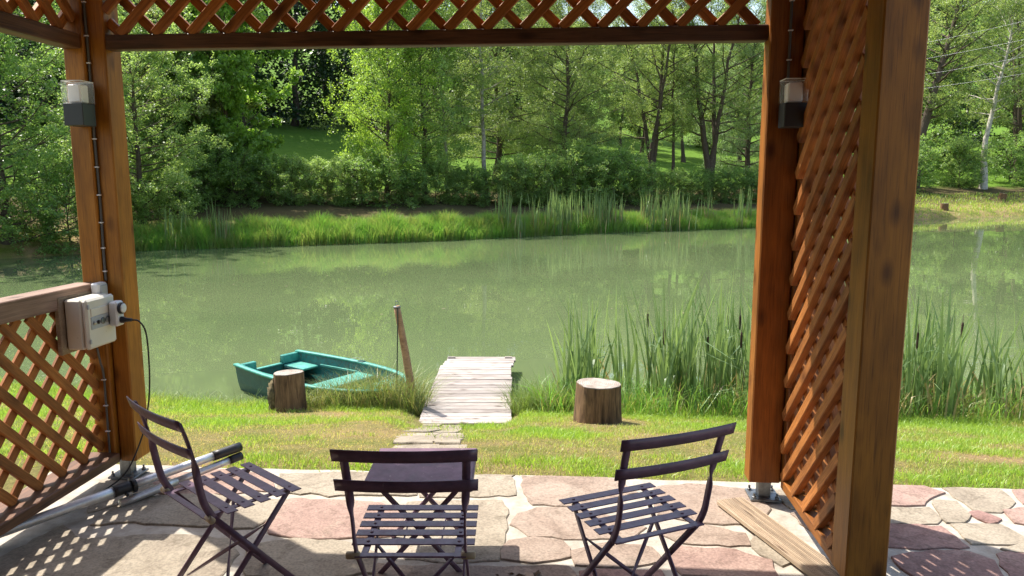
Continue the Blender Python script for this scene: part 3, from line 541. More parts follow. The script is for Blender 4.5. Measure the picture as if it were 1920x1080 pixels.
obj('housing', box_mesh(.045, .065, .125, M['white'], .008), tm, Mg(.143, .118, .885))
lathe('dial_ring', [(.029, 0), (.029, .012), (.026, .014)], M['black'], tm, Mg(.166, .118, .912) @ Matrix.Rotation(R(90), 4, 'Y'), 24)
lathe('dial', [(.023, 0), (.023, .018), (.020, .020)], M['white'], tm, Mg(.166, .118, .912) @ Matrix.Rotation(R(90), 4, 'Y'), 24)
pc = empty('plug_lead', tuple(g(.17, .118, .85))); tag(pc, 'black plug and lead hanging from the timer down to the ground', 'plug lead')
lathe('plug', [(.017, 0), (.017, .012), (.012, .02), (.008, .055)], M['black'], pc, Mg(.167, .118, .897) @ Matrix.Rotation(R(90), 4, 'Y'), 14)
tm.location.z += .045
tube('lead', curve_pts([tuple(g(*q)) for q in ((.21, .118, .896), (.25, .10, .885), (.268, .075, .80), (.262, .07, .55), (.235, .08, .36), (.19, .09, .22), (.13, .12, .09), (.07, .20, .03), (.03, .33, .018), (.01, .45, .016))], 60), .0042, M['black'], pc, 7)
# ------------------------------------------------------------------ folding bistro chairs
def strip(name, pts, wdirs, w, t, mat, parent, Mx):
    """flat steel strip through pts; wdirs = direction of its wide side at each point"""
    P = np.array(pts, float); W_ = np.array(wdirs, float); T = np.gradient(P, axis=0); T /= np.linalg.norm(T, axis=1)[:, None]
    W_ = W_ - (W_ * T).sum(1)[:, None] * T; W_ /= np.linalg.norm(W_, axis=1)[:, None]; Nn = np.cross(T, W_)
    V = []
    for a, b in ((1, 1), (-1, 1), (-1, -1), (1, -1)): V.append(P + W_ * a * w / 2 + Nn * b * t / 2)
    m = len(P); V = np.stack(V, 1).reshape(-1, 3)
    i = np.arange(m - 1)[:, None] * 4; j = np.arange(4)[None, :]; k = (j + 1) % 4
    F = np.stack([i + j, i + k, i + 4 + k, i + 4 + j], -1).reshape(-1, 4); F = np.vstack([F, [3, 2, 1, 0], [(m - 1) * 4, (m - 1) * 4 + 1, (m - 1) * 4 + 2, (m - 1) * 4 + 3]])
    return obj(name, mesh_np(name, V, F, None, None, mat), parent, Mx)
def sm(pts, n=22): return curve_pts(pts, n)
def chair(loc, rz, label, rollers=True):
    c = empty('bistro_chair', (loc[0], loc[1], 0), rz); tag(c, label, 'chair', 'folding bistro chairs on the patio'); Mx = world_of(c); p = M['paint']
    T = lambda *q: Mx @ Matrix.Translation(q)
    for y in (.15, .0875, .025, -.0375, -.1):
        s = obj('seat_slat', box_mesh(.39, .041, .004, p, .0012), c, T(0, y, .455))
        for sx in (-1, 1): lathe('rivet', [(.006, 0), (.0055, .002), (.003, .0032)], p, s, T(sx * .145, y, .457), 8)
    for sx in (-1, 1):
        obj('seat_rail', box_mesh(.022, .36, .005, p, .001), c, T(sx * .145, -.01, .4495))
    obj('rear_bar', box_mesh(.345, .024, .006, p, .001), c, T(0, -.176, .4495))
    for sx in (-1, 1):
        if rollers: lathe('roller', [(.0085, -.022), (.012, -.019), (.012, .019), (.0085, .022)], M['roller'], c, T(sx * .178, -.176, .4495) @ Matrix.Rotation(R(90), 4, 'Y'), 12)
        x = sx * .166
        P = sm([(x + sx * .014, -.258, .812), (x + sx * .012, -.235, .74), (x + sx * .008, -.215, .66), (x + sx * .006, -.208, .61), (x + sx * .004, -.2, .56), (x + sx * .004, -.186, .50), (x + sx * .004, -.156, .44)], 26)
        q = ss(.65, .60, P[:, 2]) if False else np.clip((.665 - P[:, 2]) / .06, 0, 1)
        Wd = np.stack([np.cos(q * math.pi / 2), np.sin(q * math.pi / 2), q * 0], -1)
        strip('upright', P, Wd, .025, .006, p, c, Mx)
        strip('leg', [(x + sx * .004, -.158, .444), (x + sx * .004, .03, .222), (x + sx * .004, .215, .004)], [(0, 1, 1)] * 3, .022, .007, p, c, Mx)
        strip('leg', [(sx * .150, .142, .446), (sx * .152, -.03, .25), (sx * .152, -.245, .004)], [(0, 1, -1)] * 3, .02, .007, p, c, Mx)
        a = np.linspace(0, 1, 14); BR = np.stack([sx * (.150 - .30 * a), .075 - .20 * a + .0 * a, .355 - .255 * a], -1); qq = a * math.pi
        strip('brace', BR, np.stack([0 * a, np.cos(qq), np.sin(qq)], -1), .014, .004, p, c, Mx)
    for z, y, x2 in ((.808, -.262, .213), (.705, -.232, .213)):
        xs = np.linspace(-x2, x2, 15); yy = y - .006 - .018 * (1 - (xs / x2) ** 2)
        strip('back_slat', np.stack([xs, yy, np.full(15, z)], -1), [(0, -.28, 1)] * 15, .040, .004, p, c, Mx)
    return c
chair((-.313, 2.34), 0, 'purple-brown folding chair in the middle, back to the viewer before the small table')
chair((-1.045, 2.66), R(-42.5), 'purple-brown folding chair beside the silver poles, turned towards the right')
chair((.415, 2.475), R(23.5), 'purple-brown folding chair beside the loose deck board, turned towards the jetty', False)
# ------------------------------------------------------------------ low folding table
tb = empty('folding_table', (-.375, 3.012, 0), 0); tag(tb, 'low square purple-brown metal folding table behind the middle chair', 'table'); Mt = world_of(tb)
tt = obj('table_top', box_mesh(.43, .42, .004, M['paint_top'], .0015), tb, Mt @ Matrix.Translation((0, 0, .40)))
for s in (-1, 1):
    obj('rim', box_mesh(.43, .004, .022, M['paint'], .001), tt, Mt @ Matrix.Translation((0, s * .212, .389))); obj('rim', box_mesh(.004, .42, .022, M['paint'], .001), tt, Mt @ Matrix.Translation((s * .217, 0, .389)))
    for q in (-1, 1):
        y = s * .155 + q * .006
        strip('leg', sm([(-q * .155, y, .398), (-q * .155, y, .372), (-q * .14, y, .348), (q * .165, y, .004)], 18), [(1, 0, .8)] * 19, .02, .007, M['paint'], tb, Mt)
for q in (-1, 1): strip('cross_bar', [(q * .08, -.16, .10), (q * .08, 0, .10), (q * .08, .16, .10)], [(0, 0, 1)] * 3, .014, .004, M['paint'], tb, Mt)
# ------------------------------------------------------------------ loose ribbed deck board
db = empty('deck_board', (1.15, 3.1, 0)); tag(db, 'loose pale ribbed deck board lying on the stones by the right post', 'board')
a = Vector((1.075, 3.50, .028)); b = Vector((1.33, 2.60, .022)); ax = (b - a).normalized(); sd_ = Vector((-ax.y, ax.x, 0)); Lb = (b - a).length
Mb = Matrix((ax, sd_, Vector((0, 0, 1)))).transposed().to_4x4(); Mb.translation = (a + b) / 2
obj('plank', box_mesh(Lb, .142, .022, M['board'], .002), db, Mb)
for i in range(14): obj('rib', box_mesh(Lb - .004, .0062, .004, M['board'], .001, i), db, Mb @ Matrix.Translation((0, -.0655 + i * .01008, .0128)))
# ------------------------------------------------------------------ aluminium telescopic poles
def alu_pole(p0, p1, r, label, clamp=None, r2=None, k=.42):
    t = empty('telescopic_pole', tuple(p0)); tag(t, label, 'pole', 'silver telescopic poles lying by the left post'); p0 = Vector(p0); p1 = Vector(p1); d = p1 - p0
    L_ = lambda a, b: [tuple(p0 + d * q) for q in np.linspace(a, b, 5)]
    tube('lower_tube', L_(0, k + .02), r, M['alu'], t, 18); tube('upper_tube', L_(k, .90), r * .92, M['alu'], t, 18); tube('grip', L_(.885, 1), r * 1.08, M['black'], t, 18)
    if clamp:
        c = tube('clamp', L_(k - .035, k + .028), r * 1.22, M['black'], t, 18); tube('collar', L_(k + .026, k + .038), r * 1.65, M['black'], c, 18)
        q = p0 + d * k; tube('lever', [tuple(q + Vector((0, 0, -.01))), tuple(q + Vector((.03, -.02, -.028)))], .009, M['black'], c, 8)
alu_pole((-2.42, 2.90, .045), (-1.515, 3.99, .125), .024, 'thick silver telescopic pole with black clamp and grip, upper of the pair', True, k=.555)
alu_pole((-1.925, 3.475, .022), (-1.505, 3.975, .078), .021, 'thinner silver pole with black grip, lower of the pair on the ground')
# ------------------------------------------------------------------ jetty
jt = empty('jetty', (-.49, 9, -.93)); tag(jt, 'small grey plank jetty at the end of the path over the pond', 'jetty')
JY = np.arange(7.58, 10.3, .118)
for i, y in enumerate(JY):
    e = random.uniform(-.008, .008); w = .98 if i < 15 else .96 + .0
    dx = 0 if i < 16 else (i - 15) * .0
    xo = -.5 + (y - 7.8) * .006 + e
    if i >= len(JY) - 4: xo += .025 + .012 * (i - len(JY) + 4)
    bar('plank', (xo - w / 2, y, -.925 + (y - 9) * .012), (xo + w / 2, y, -.925 + (y - 9) * .012 + random.uniform(-.004, .004)), .03, .112, M['plank'], jt, bev=.004)
for x in (-.88, -.12): bar('joist', (x, 7.75, -1.0), (x + .04, 10.3, -.985), .09, .07, M['plank'], jt)
for x in (-.82, -.14):
    for y in (8.9, 10.15): tube('pile', [(x, y, -2.1), (x, y, -1.02)], .05, M['pole_wood'], jt, 10)
for x in (-.9, -.1): bar('end_cleat', (x, 10.27, -.887), (x + .1, 10.27, -.887), .02, .05, M['plank'], jt)
# ------------------------------------------------------------------ log stumps
def stump(name, x, y, r, h, rz, lean, label, seed, moss=False, parts=True, cat='stump'):
    z = tz1(x, y); t = empty(name, (x, y, z), rz); tag(t, label, cat); rs = np.random.default_rng(seed); n = 26; Mx = world_of(t) @ Matrix.Rotation(lean, 4, 'X')
    a = np.arange(n) / n * 2 * math.pi; prof = 1 + .07 * np.sin(2 * a + rs.uniform(0, 6)) + .05 * np.sin(3 * a + rs.uniform(0, 6)) + rs.normal(0, .018, n); V = []
    zs = np.linspace(-.08, h, 9)
    for k, zz in enumerate(zs):
        s = 1.10 - .12 * k / 8 + .05 * math.exp(-k * .8)
        rr = r * s * (prof + rs.normal(0, .008, n)); V += [(rr[i] * math.cos(a[i]), rr[i] * math.sin(a[i]), zz) for i in range(n)]
    bm = bmesh.new(); vv = [bm.verts.new(v) for v in V]
    for k in range(8):
        for i in range(n): bm.faces.new((vv[k * n + i], vv[k * n + (i + 1) % n], vv[(k + 1) * n + (i + 1) % n], vv[(k + 1) * n + i]))
    bm.faces.new(vv[:n][::-1]); me = bm_obj('bark', bm, M['log_bark'], t, Mx @ Matrix.Rotation(R(-90), 4, 'Y') if False else Mx, True)
    top = [(V[8 * n + i][0] * .985, V[8 * n + i][1] * .985) for i in range(n)]
    prism('sawn_top', top, h - .03, h + .006, M['log_top'], t, Mx, .004)
    if moss:
        bm = bmesh.new(); bmesh.ops.create_icosphere(bm, subdivisions=3, radius=1)
        for v in bm.verts:
            v.co = Vector((v.co.x * .05, v.co.y * .06, v.co.z * h * .42)) * (1 + .35 * math.sin(v.co.x * 9 + v.co.z * 11) * math.sin(v.co.y * 8 + 1) + rs.normal(0, .07))
        bm_obj('moss', bm, M['moss'], t, Mx @ Matrix.Translation((-r * 1.06, -.03, h * .4)), True)
    return t
stump('log_stump', -2.42, 7.85, .155, .43, .3, R(-3), 'tall dark log stump with mossy side standing in front of the boat', 3, True)
stump('log_stump', .83, 7.02, .205, .38, 1.2, R(1), 'broad pale-topped log stump on the lawn right of the jetty', 5)
# log_bark grain runs up the log
for n_ in M['log_bark'].node_tree.nodes:
    if n_.type == 'MAPPING': s_ = n_.inputs['Scale'].default_value; n_.inputs['Scale'].default_value = (s_[1], s_[1], s_[0])
# ------------------------------------------------------------------ mooring pole and line
mp_ = empty('mooring_pole', (-1.11, 8.22, -1.05)); tag(mp_, 'leaning wooden mooring pole between the boat and the jetty', 'pole')
tube('shaft', curve_pts([(-1.10, 8.22, -1.35), (-1.115, 8.22, -1.0), (-1.19, 8.21, -.4), (-1.285, 8.2, .20)], 20), np.linspace(.055, .036, 19), M['pole_wood'], mp_, 14)
lathe('wire_band', [(.040, 0), (.043, .004), (.043, .012), (.038, .014)], M['steel'], mp_, Matrix.Translation((-1.283, 8.2, .185)), 16)
tube('ring_eye', [(-1.285 + .018 * math.cos(q), 8.2, .236 + .022 * math.sin(q)) for q in np.linspace(-1.5, 4.7, 14)], .004, M['steel'], mp_, 6)
tag(tube('mooring_line', curve_pts([(-1.27, 8.165, .185), (-1.272, 8.16, .0), (-1.285, 8.155, -.4), (-1.30, 8.165, -.76)], 16), .007, M['rope'], None, 6), 'thin dark mooring line hanging from the leaning pole to the bow', 'rope')
# ------------------------------------------------------------------ rowing boat
def boat():
    st = Vector((-3.28, 9.77, 0)); bw = Vector((-1.30, 8.31, 0)); ax = (bw - st); Lb = ax.length; ax.normalize(); ay_ = Vector((-ax.y, ax.x, 0))
    t = empty('rowing_boat', (-2.4, 9.1, WL)); tag(t, 'turquoise plastic rowing boat with dark green hull moored at the bank', 'boat')
    Mx = Matrix((ax, ay_, Vector((0, 0, 1)))).transposed().to_4x4(); Mx.translation = Vector((st.x, st.y, WL))
    S = np.linspace(0, 1, 25)
    hw = lambda s: np.where(s < .45, .49 + .10 * np.sin(s / .45 * math.pi / 2), .59 * np.sqrt(np.clip(1 - ((s - .45) / .56) ** 2.3, 0, 1)) + .004)
    sh = lambda s: .30 + .03 * (1 - s) + .035 * s ** 3       # sheer above water
    kb = lambda s: -.12 + .30 * np.clip((s - .72) / .28, 0, 1) ** 1.6
    def section(s, o):                                        # half section from gunwale to keel, inset o
        w = float(hw(s)) - o; w = max(w, .002); H_ = float(sh(s)); K_ = float(kb(s)) + o * 1.2
        return [(w, H_), (w * .975, H_ - .09), (w * .95, H_ * .5 + K_ * .5), (w * .86, K_ + .06), (w * .72, K_ + .005), (0, K_)]
    def shell(o, flip):
        V = []; F = []; n = 11
        for s in S:
            h = section(s, o); ring = [(y, z) for y, z in h] + [(-y, z) for y, z in h[-2::-1]]
            xx = s * Lb if not o else np.clip(s * Lb, o, Lb - o * 2)
            V += [(xx - (.05 * (float(sh(s)) - z) if s < .02 else 0) * -1, y, z) for y, z in ring]
        for k in range(len(S) - 1):
            for i in range(n - 1):
                q = (k * n + i, k * n + i + 1, (k + 1) * n + i + 1, (k + 1) * n + i); F.append(q[::-1] if flip else q)
        return V, F, n
    V, F, n = shell(0, False); m0 = len(V); V += [(.0, y_, z_) for y_, z_ in ((-.21, .33), (-.19, .205), (.19, .205), (.21, .33))]; F.append(tuple(range(n)) + (m0, m0 + 1, m0 + 2, m0 + 3))
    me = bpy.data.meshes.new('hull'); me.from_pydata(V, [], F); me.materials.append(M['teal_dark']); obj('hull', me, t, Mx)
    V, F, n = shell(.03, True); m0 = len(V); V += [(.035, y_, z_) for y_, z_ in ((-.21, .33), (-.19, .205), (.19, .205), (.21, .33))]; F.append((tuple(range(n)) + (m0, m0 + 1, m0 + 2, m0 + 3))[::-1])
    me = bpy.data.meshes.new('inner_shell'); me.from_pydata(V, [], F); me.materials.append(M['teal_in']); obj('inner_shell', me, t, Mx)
    # rolled gunwale, lower along the near quarter
    for side in (1, -1):
        P = np.array([(s * Lb, side * (float(hw(s)) - .012), float(sh(s)) + .006) for s in np.linspace(0, .985, 30)])
        Wd = np.tile((0, 1, 0), (30, 1)); strip('gunwale', P, Wd, .062, .026, M['teal'], t, Mx)
    # transom in three pieces with a motor notch
    tr = obj('transom', box_mesh(.06, .44, .024, M['teal'], .006), t, Mx @ Matrix.Translation((.018, 0, .212)))
    for s_, w_ in ((1, .27), (-1, .27)): obj('transom_corner', box_mesh(.07, w_, .12, M['teal'], .008), tr, Mx @ Matrix.Translation((.022, s_ * (.475 - w_ / 2), .268)))
    # benches
    for s_ in (1, -1):
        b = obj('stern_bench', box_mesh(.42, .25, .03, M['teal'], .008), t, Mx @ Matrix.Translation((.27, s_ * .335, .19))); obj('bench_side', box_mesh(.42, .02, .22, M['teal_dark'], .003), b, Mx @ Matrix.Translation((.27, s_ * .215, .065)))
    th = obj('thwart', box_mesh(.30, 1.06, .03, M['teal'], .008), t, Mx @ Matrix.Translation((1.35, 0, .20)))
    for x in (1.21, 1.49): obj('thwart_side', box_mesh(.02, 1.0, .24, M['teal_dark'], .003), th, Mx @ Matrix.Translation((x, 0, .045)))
    prism('bow_deck', [(0, .30), (.0, -.30), (.27, -.20), (.44, -.02), (.44, .02), (.27, .20)], 0, .022, M['teal'], t, Mx @ Matrix.Translation((1.96, 0, .262)))
    for side in (1, -1): bar('side_rib', Mx @ Vector((.48, side * .5, .20)), Mx @ Vector((1.2, side * .545, .20)), .03, .03, M['teal'], t)
    lathe('bow_eye', [(.018, 0), (.018, .012), (.010, .016)], M['black'], t, Mx @ Matrix.Translation((Lb - .10, 0, .345)), 10)
    obj('oarlock', box_mesh(.10, .06, .03, M['teal_dark'], .004), t, Mx @ Matrix.Translation((1.2, .585, .335)))
    obj('oarlock', box_mesh(.10, .06, .03, M['teal_dark'], .004), t, Mx @ Matrix.Translation((1.2, -.585, .335)))
    obj('floor_stain', box_mesh(.70, .55, .012, M['teal_dark'], .004), t, Mx @ Matrix.Translation((.83, 0, -.065)))  # thin dark sheet standing in for a stain on the boat floor
boat()
# ------------------------------------------------------------------ blades (lawn, sedge, long grass)
def blades(P, h, w, lean, attr, mat, name, az=None):
    n = len(P); az = rng.uniform(0, 2 * math.pi, n) if az is None else az; la = rng.uniform(0, 2 * math.pi, n)
    s = np.stack([np.cos(az), np.sin(az), 0 * az], -1) * (w / 2)[:, None]; b = np.stack([np.cos(la), np.sin(la), 0 * la], -1) * (lean * h)[:, None]
    up = np.zeros((n, 3)); up[:, 2] = h
    mid = P + up * .55 + b * .32; tip = P + up * (1 - .25 * lean ** 2)[:, None] + b
    V = np.stack([P - s, P + s, mid + s * .8, mid - s * .8, tip], 1).reshape(-1, 3); i = np.arange(n)[:, None] * 5
    Fq = i + np.array([[0, 1, 2, 3]]); Ft = i + np.array([[3, 2, 4]])
    return mesh_np(name, V, Fq, Ft, np.repeat(attr, 5), mat)
def field(x0, x1, y0, y1, n): return rng.uniform(x0, x1, n), rng.uniform(y0, y1, n)
# lawn
x, y = field(-7.5, 7.5, 3.6, 9.3, 420000)
k = (y > pedge(x) - .01 + .012 * np.sin(x * 9)) & (np.abs(x) < .74 * y + .5); x, y = x[k], y[k]; d = sd(x, y)
k = d > .02; x, y, d = x[k], y[k], d[k]
inpath = (np.abs(x + .5 + .065 * (y - 4) + .03 * np.sin(y * 4)) < .24 + .05 * np.sin(y * 5) + (y > 7.2) * .12) & (y < 8.4); onjet = (x > -1.02) & (x < .06) & (y > 7.6)
k = ~onjet & ~(inpath & (rng.random(len(x)) > .14)); x, y, d = x[k], y[k], d[k]
for sx_, sy_, r_ in ((-2.42, 7.85, .16), (.83, 7.02, .2)):
    k = np.hypot(x - sx_, y - sy_) > r_; x, y, d = x[k], y[k], d[k]
dry = wob(x, y, 2.1) + .6 * wob(x + 5, y - 3, 5.3) + rng.normal(0, .28, len(x)) + .25 * (np.abs(y - 5.4) < .9) - .35 * (d < 1.0) - .25 * (x > 2.5)
for qx, qy, qr in ((-1.45, 5.0, .45), (-.95, 5.25, .4), (-2.4, 5.05, .45), (.8, 4.85, .4), (1.35, 5.0, .35), (-2.4, 7.5, .35), (.75, 6.65, .3), (3.3, 4.75, .35), (-.15, 6.6, .22), (-1.7, 6.2, .4), (1.9, 6.0, .3)): dry = dry + 1.15 * np.exp(-((x - qx) ** 2 + (y - qy) ** 2 * .8) / qr ** 2) * (1 + .9 * wob(x, y, 9))
green = np.clip(.66 - .72 * dry, 0, 1); k = rng.random(len(x)) < .28 + .72 * green; x, y, d, green = x[k], y[k], d[k], green[k]
h = (.022 + .045 * green ** 1.2 + .05 * ss(1.0, .2, d) if False else .020 + .042 * green + .09 * (1 - ss(.1, .9, d))) * rng.uniform(.55, 1.45, len(x)) * (.75 + .95 * ss(.15, .75, wob(x + 3, y + 1, 7.5) * .5 + .35 * wob(x, y, 13)))
tag(obj('lawn_grass', blades(np.stack([x, y, tz(x, y) - .004], -1), h, rng.uniform(.003, .0065, len(x)), rng.uniform(.2, 1.1, len(x)), np.clip(green + rng.normal(0, .12, len(x)), 0, 1), M['blade'], 'lawn_grass')), 'short sunlit lawn grass with straw-coloured patches along the near bank', 'grass', kind='stuff')
# long grass along the near water's edge and around the boat
x, y = field(-2.35, -1.0, 7.98, 8.5, 3600); hh = rng.uniform(.16, .62, len(x)) ** 1.2 * (.6 + .5 * ss(-2.4, -1.6, x)); gr = rng.beta(1.4, 1.2, len(x))
x2, y2 = field(-.02, .75, 7.9, 8.75, 2600); h2 = rng.uniform(.12, .42, len(x2)); g2 = rng.uniform(.55, 1, len(x2))
x3, y3 = field(-7, -2.2, 8.0, 9.6, 4200); k3 = np.abs(sd(x3, y3) - .2) < .25; x3, y3 = x3[k3], y3[k3]; h3 = rng.uniform(.08, .24, len(x3)); g3 = rng.uniform(.4, 1, len(x3))
X = np.concatenate([x, x2, x3]); Y = np.concatenate([y, y2, y3]); Hh = np.concatenate([hh, h2, h3]); Gr = np.concatenate([gr, g2, g3])
tag(obj('long_grass', blades(np.stack([X, Y, np.maximum(tz(X, Y), WL - .1)], -1), Hh, rng.uniform(.003, .008, len(X)), rng.uniform(.2, 1.3, len(X)), Gr, M['wisp'], 'long_grass')), 'long wispy grass at the water edge beside the boat', 'grass', kind='stuff')
# sedge along the far shore
S0 = np.array([(-14.8, 27.9), (-13.4, 28.7), (-9, 30.3), (-3, 32.9), (3.7, 37.3), (13.3, 41.6), (18, 44.4)]); seg = np.hypot(*np.diff(S0, axis=0).T); cs = np.concatenate([[0], np.cumsum(seg)])
n = 75000; t = rng.uniform(0, cs[-1], n); px_ = np.interp(t, cs, S0[:, 0]); py_ = np.interp(t, cs, S0[:, 1]); dd = rng.beta(1.2, 1.8, n) * np.interp(px_, [-15, -11, -8], [1.3, 1.7, 2.6]) - .15
x = px_ - dd * .40; y = py_ + dd * .92; cl = wob(x, y, 1.6); hs = (.68 + .36 * cl) * rng.uniform(.6, 1.25, n) * np.interp(px_, [-15, -4, 3, 18], [.95, 1.0, .8, .75]) * np.clip(1.1 - dd * .18, .4, 1.1)
tag(obj('shore_sedge', blades(np.stack([x, y, np.maximum(tz(x, y), WL - .05)], -1), np.clip(hs, .15, 1.2), rng.uniform(.012, .026, n), rng.uniform(.1, .8, n), np.clip(rng.normal(.66, .2, n) + .35 * wob(x, y, 2.7), 0, 1), M['sedge'], 'shore_sedge')), 'bright green sedge fringe along the far shore', 'grass', kind='stuff')
x, y = field(24, 62, 48, 70, 26000); dR = sd(x, y); k = (dR > .05) & (dR < 8); x, y = x[k], y[k]
tag(obj('bank_grass', blades(np.stack([x, y, tz(x, y)], -1), rng.uniform(.08, .3, len(x)), rng.uniform(.03, .05, len(x)), rng.uniform(.2, 1, len(x)), np.clip(rng.normal(.7, .25, len(x)), 0, 1), M['blade'], 'bank_grass')), 'short yellowish grass on the far right bank', 'grass', kind='stuff')
# ------------------------------------------------------------------ trees
GA = 2.39996
def tree_data(seed, H, Rc, tr, clear, nb, nsub, ntw, nl, ll, lw=.55, lean=(0, 0), lo=.15, hi=.95, stems=1, gap=.0, spread=.30, droop=0.):
    rs = np.random.default_rng(seed); TV = []; TF = []; off = 0; tw0 = []; twd = []; twv = []
    def addtube(P, r, n):
        nonlocal off
        V, F, _ = tube_np(P, r, n, False); TV.append(V); TF.append(F + off); off += len(V)
    trunks = []
    for s in range(stems):
        a = s / max(stems, 1) * 2 * math.pi + rs.uniform(0, 1); fs = .0 if stems == 1 else Rc * .45
        t = np.linspace(0, 1, 12); wx = np.cumsum(rs.normal(0, .035 * H / 12 * 2, 12)); wy = np.cumsum(rs.normal(0, .035 * H / 12 * 2, 12)); wx -= wx[0]; wy -= wy[0]
        sp = np.clip((t - .22) / .78, 0, 1) if stems > 1 else t * 0
        P = np.stack([lean[0] * t ** 1.15 + wx + fs * math.cos(a) * sp, lean[1] * t + wy + fs * math.sin(a) * sp, t * H * .97 - .25], -1)
        r = tr * (1 - t * .93) ** .85 * (1 + .55 * np.exp(-t * 16)) * (1 if s == 0 else .8); addtube(P, r, 9); trunks.append(P)
    for i in range(nb):
        gq = (i + rs.uniform(-.4, .4)) / nb; gq = min(max(gq, 0), .995); f = clear + (1 - clear) * gq; P = trunks[i % stems]
        u = f * 11; k = min(int(u), 10); b = P[k] + (P[k + 1] - P[k]) * (u - k)
        env = max(.16, math.sin(math.pi * (.16 + .80 * gq)) ** .65); az = GA * i + rs.uniform(-.5, .5); rad = Rc * env * rs.uniform(.62, 1.18)
        el = lo + (hi - lo) * gq + rs.uniform(-.2, .2); d = np.array([math.cos(az), math.sin(az), math.tan(min(el, 1.2))])
        t = np.linspace(0, 1, 7)[:, None]; Q = b + d * rad * t * np.array([1, 1, .75]) + np.array([0, 0, 1]) * rad * (.22 * t ** 2 - droop * t ** 2.5) + np.cumsum(rs.normal(0, .03 * rad, (7, 3)), 0) * t
        addtube(Q, np.linspace(max(tr * .30 * (1 - gq * .7), .018), .008, 7), 5)
        if rs.random() < gap: continue
        for j in range(nsub):
            tt = .28 + .72 * (j + rs.random()) / nsub; u = tt * 6; k = min(int(u), 5); c = Q[k] + (Q[k + 1] - Q[k]) * (u - k)
            dd = (Q[-1] - Q[0]) / (np.linalg.norm(Q[-1] - Q[0]) + 1e-6) * .55 + rs.normal(0, .62, 3) + np.array([0, 0, .12 - droop]); dd /= np.linalg.norm(dd); L = rad * rs.uniform(.22, .46) * (1.15 - .4 * tt) + .15
            S_ = c + dd * L * np.linspace(0, 1, 4)[:, None] + np.array([0, 0, -.06 * L]) * (np.linspace(0, 1, 4)[:, None] ** 2)
            addtube(S_, np.linspace(.013, .004, 4), 3)
            v = rs.normal(.5, .17)
            for q in range(ntw):
                a_ = rs.uniform(.1, 1.05); tw0.append(c + dd * L * a_); e = dd * .7 + rs.normal(0, .6, 3); e[2] = e[2] * .6 - droop; twd.append(e / np.linalg.norm(e)); twv.append(v)
    tw0 = np.array(tw0); twd = np.array(twd); twv = np.array(twv); n = len(tw0) * nl
    o = np.repeat(tw0, nl, 0); e = np.repeat(twd, nl, 0); v = np.repeat(twv, nl) + rs.normal(0, .16, n)
    pos = o + e * (rs.uniform(0, 1, n) * spread)[:, None] + rs.normal(0, spread * .22, (n, 3)) * np.array([1, 1, .75])
    nrm = rs.normal(0, .55, (n, 3)) + np.array([0, 0, .75]); nrm /= np.linalg.norm(nrm, axis=1)[:, None]
    dr = e * .6 + rs.normal(0, .6, (n, 3)) + np.array([0, 0, -.25]); dr -= (dr * nrm).sum(1)[:, None] * nrm; dr /= np.linalg.norm(dr, axis=1)[:, None] + 1e-9
    sdv = np.cross(nrm, dr); L = ll * rs.uniform(.65, 1.3, n); Wd = L * lw * .5
    c = pos + dr * (L * .42)[:, None] + nrm * (L * .06)[:, None]
    V = np.stack([pos, c + sdv * Wd[:, None], pos + dr * L[:, None] - nrm * (L * .05)[:, None], c - sdv * Wd[:, None]], 1).reshape(-1, 3)
    F = np.arange(n * 4).reshape(-1, 4)
    return (np.vstack(TV), np.vstack(TF)), (V, F, np.repeat(np.clip(v, 0, 1), 4))
PROTO = {}
def proto(key, bark, leaf, *a, **k):
    T, Lf = tree_data(*a, **k); PROTO[key] = (mesh_np('trunk', T[0], T[1], None, None, M[bark], True), mesh_np('crown', Lf[0], Lf[1], None, Lf[2], M[leaf])); return T, Lf
def plant(key, name, x, y, label, cat='tree', group=None, s=1., rz=0., sz=None, leaf=None, bark=None, low=('trunk', 'crown')):
    if -15.3 < x < 17 and 30 < y < 52: q = (y + 4.2) / y; q = (y + 1.8) / y if cat == 'bush' else q; x *= q; y *= q; s *= (.92 if x < -5.5 else .70 if x < 3 else .85 if x < 8 else .66) if cat == 'bush' else 1.13; sz = sz * 1.13 if sz else None
    z = tz1(x, y); t = empty(name, (x, y, max(z, WL))); tag(t, label, cat, group)
    Mx = Matrix.Translation((x, y, max(z, WL))) @ Matrix.Rotation(rz, 4, 'Z') @ Matrix.Diagonal((s, s, sz or s, 1))
    for nm, me in zip(low, PROTO[key]):
        mk = leaf if nm == low[1] else bark
        o = obj(nm, me, t, Mx)
        if mk: o.material_slots[0].link = 'OBJECT'; o.material_slots[0].material = M[mk]
    return t
proto('alder', 'bark', 'leaf_alder', 11, 9.5, 3.9, .16, .03, 62, 8, 10, 13, .095, .7, lo=-.1, hi=.9)
proto('maple', 'bark', 'leaf_bright', 12, 8.6, 2.9, .13, .05, 42, 6, 11, 15, .17, .75, lo=.0, hi=1.0, spread=.30)
proto('horn', 'bark', 'leaf_hornbeam', 13, 9.8, 2.9, .13, .07, 56, 8, 9, 13, .105, .55, lo=.05, hi=1.0, spread=.42)
proto('willow', 'bark', 'leaf_willow', 14, 12.5, 4.2, .20, .15, 64, 9, 11, 14, .095, .40, lo=.1, hi=.95, spread=.42, droop=.12)
proto('white_birch', 'bark_birch', 'leaf_willow', 25, 15, 3.0, .24, .38, 34, 6, 7, 12, .11, .7, lean=(1.6, 0), lo=.2, hi=1.0, droop=.12, spread=.45)
proto('birch', 'bark_pale', 'leaf_willow', 15, 13, 2.3, .13, .30, 36, 6, 7, 12, .085, .7, lo=.2, hi=1.0, droop=.12, spread=.35)
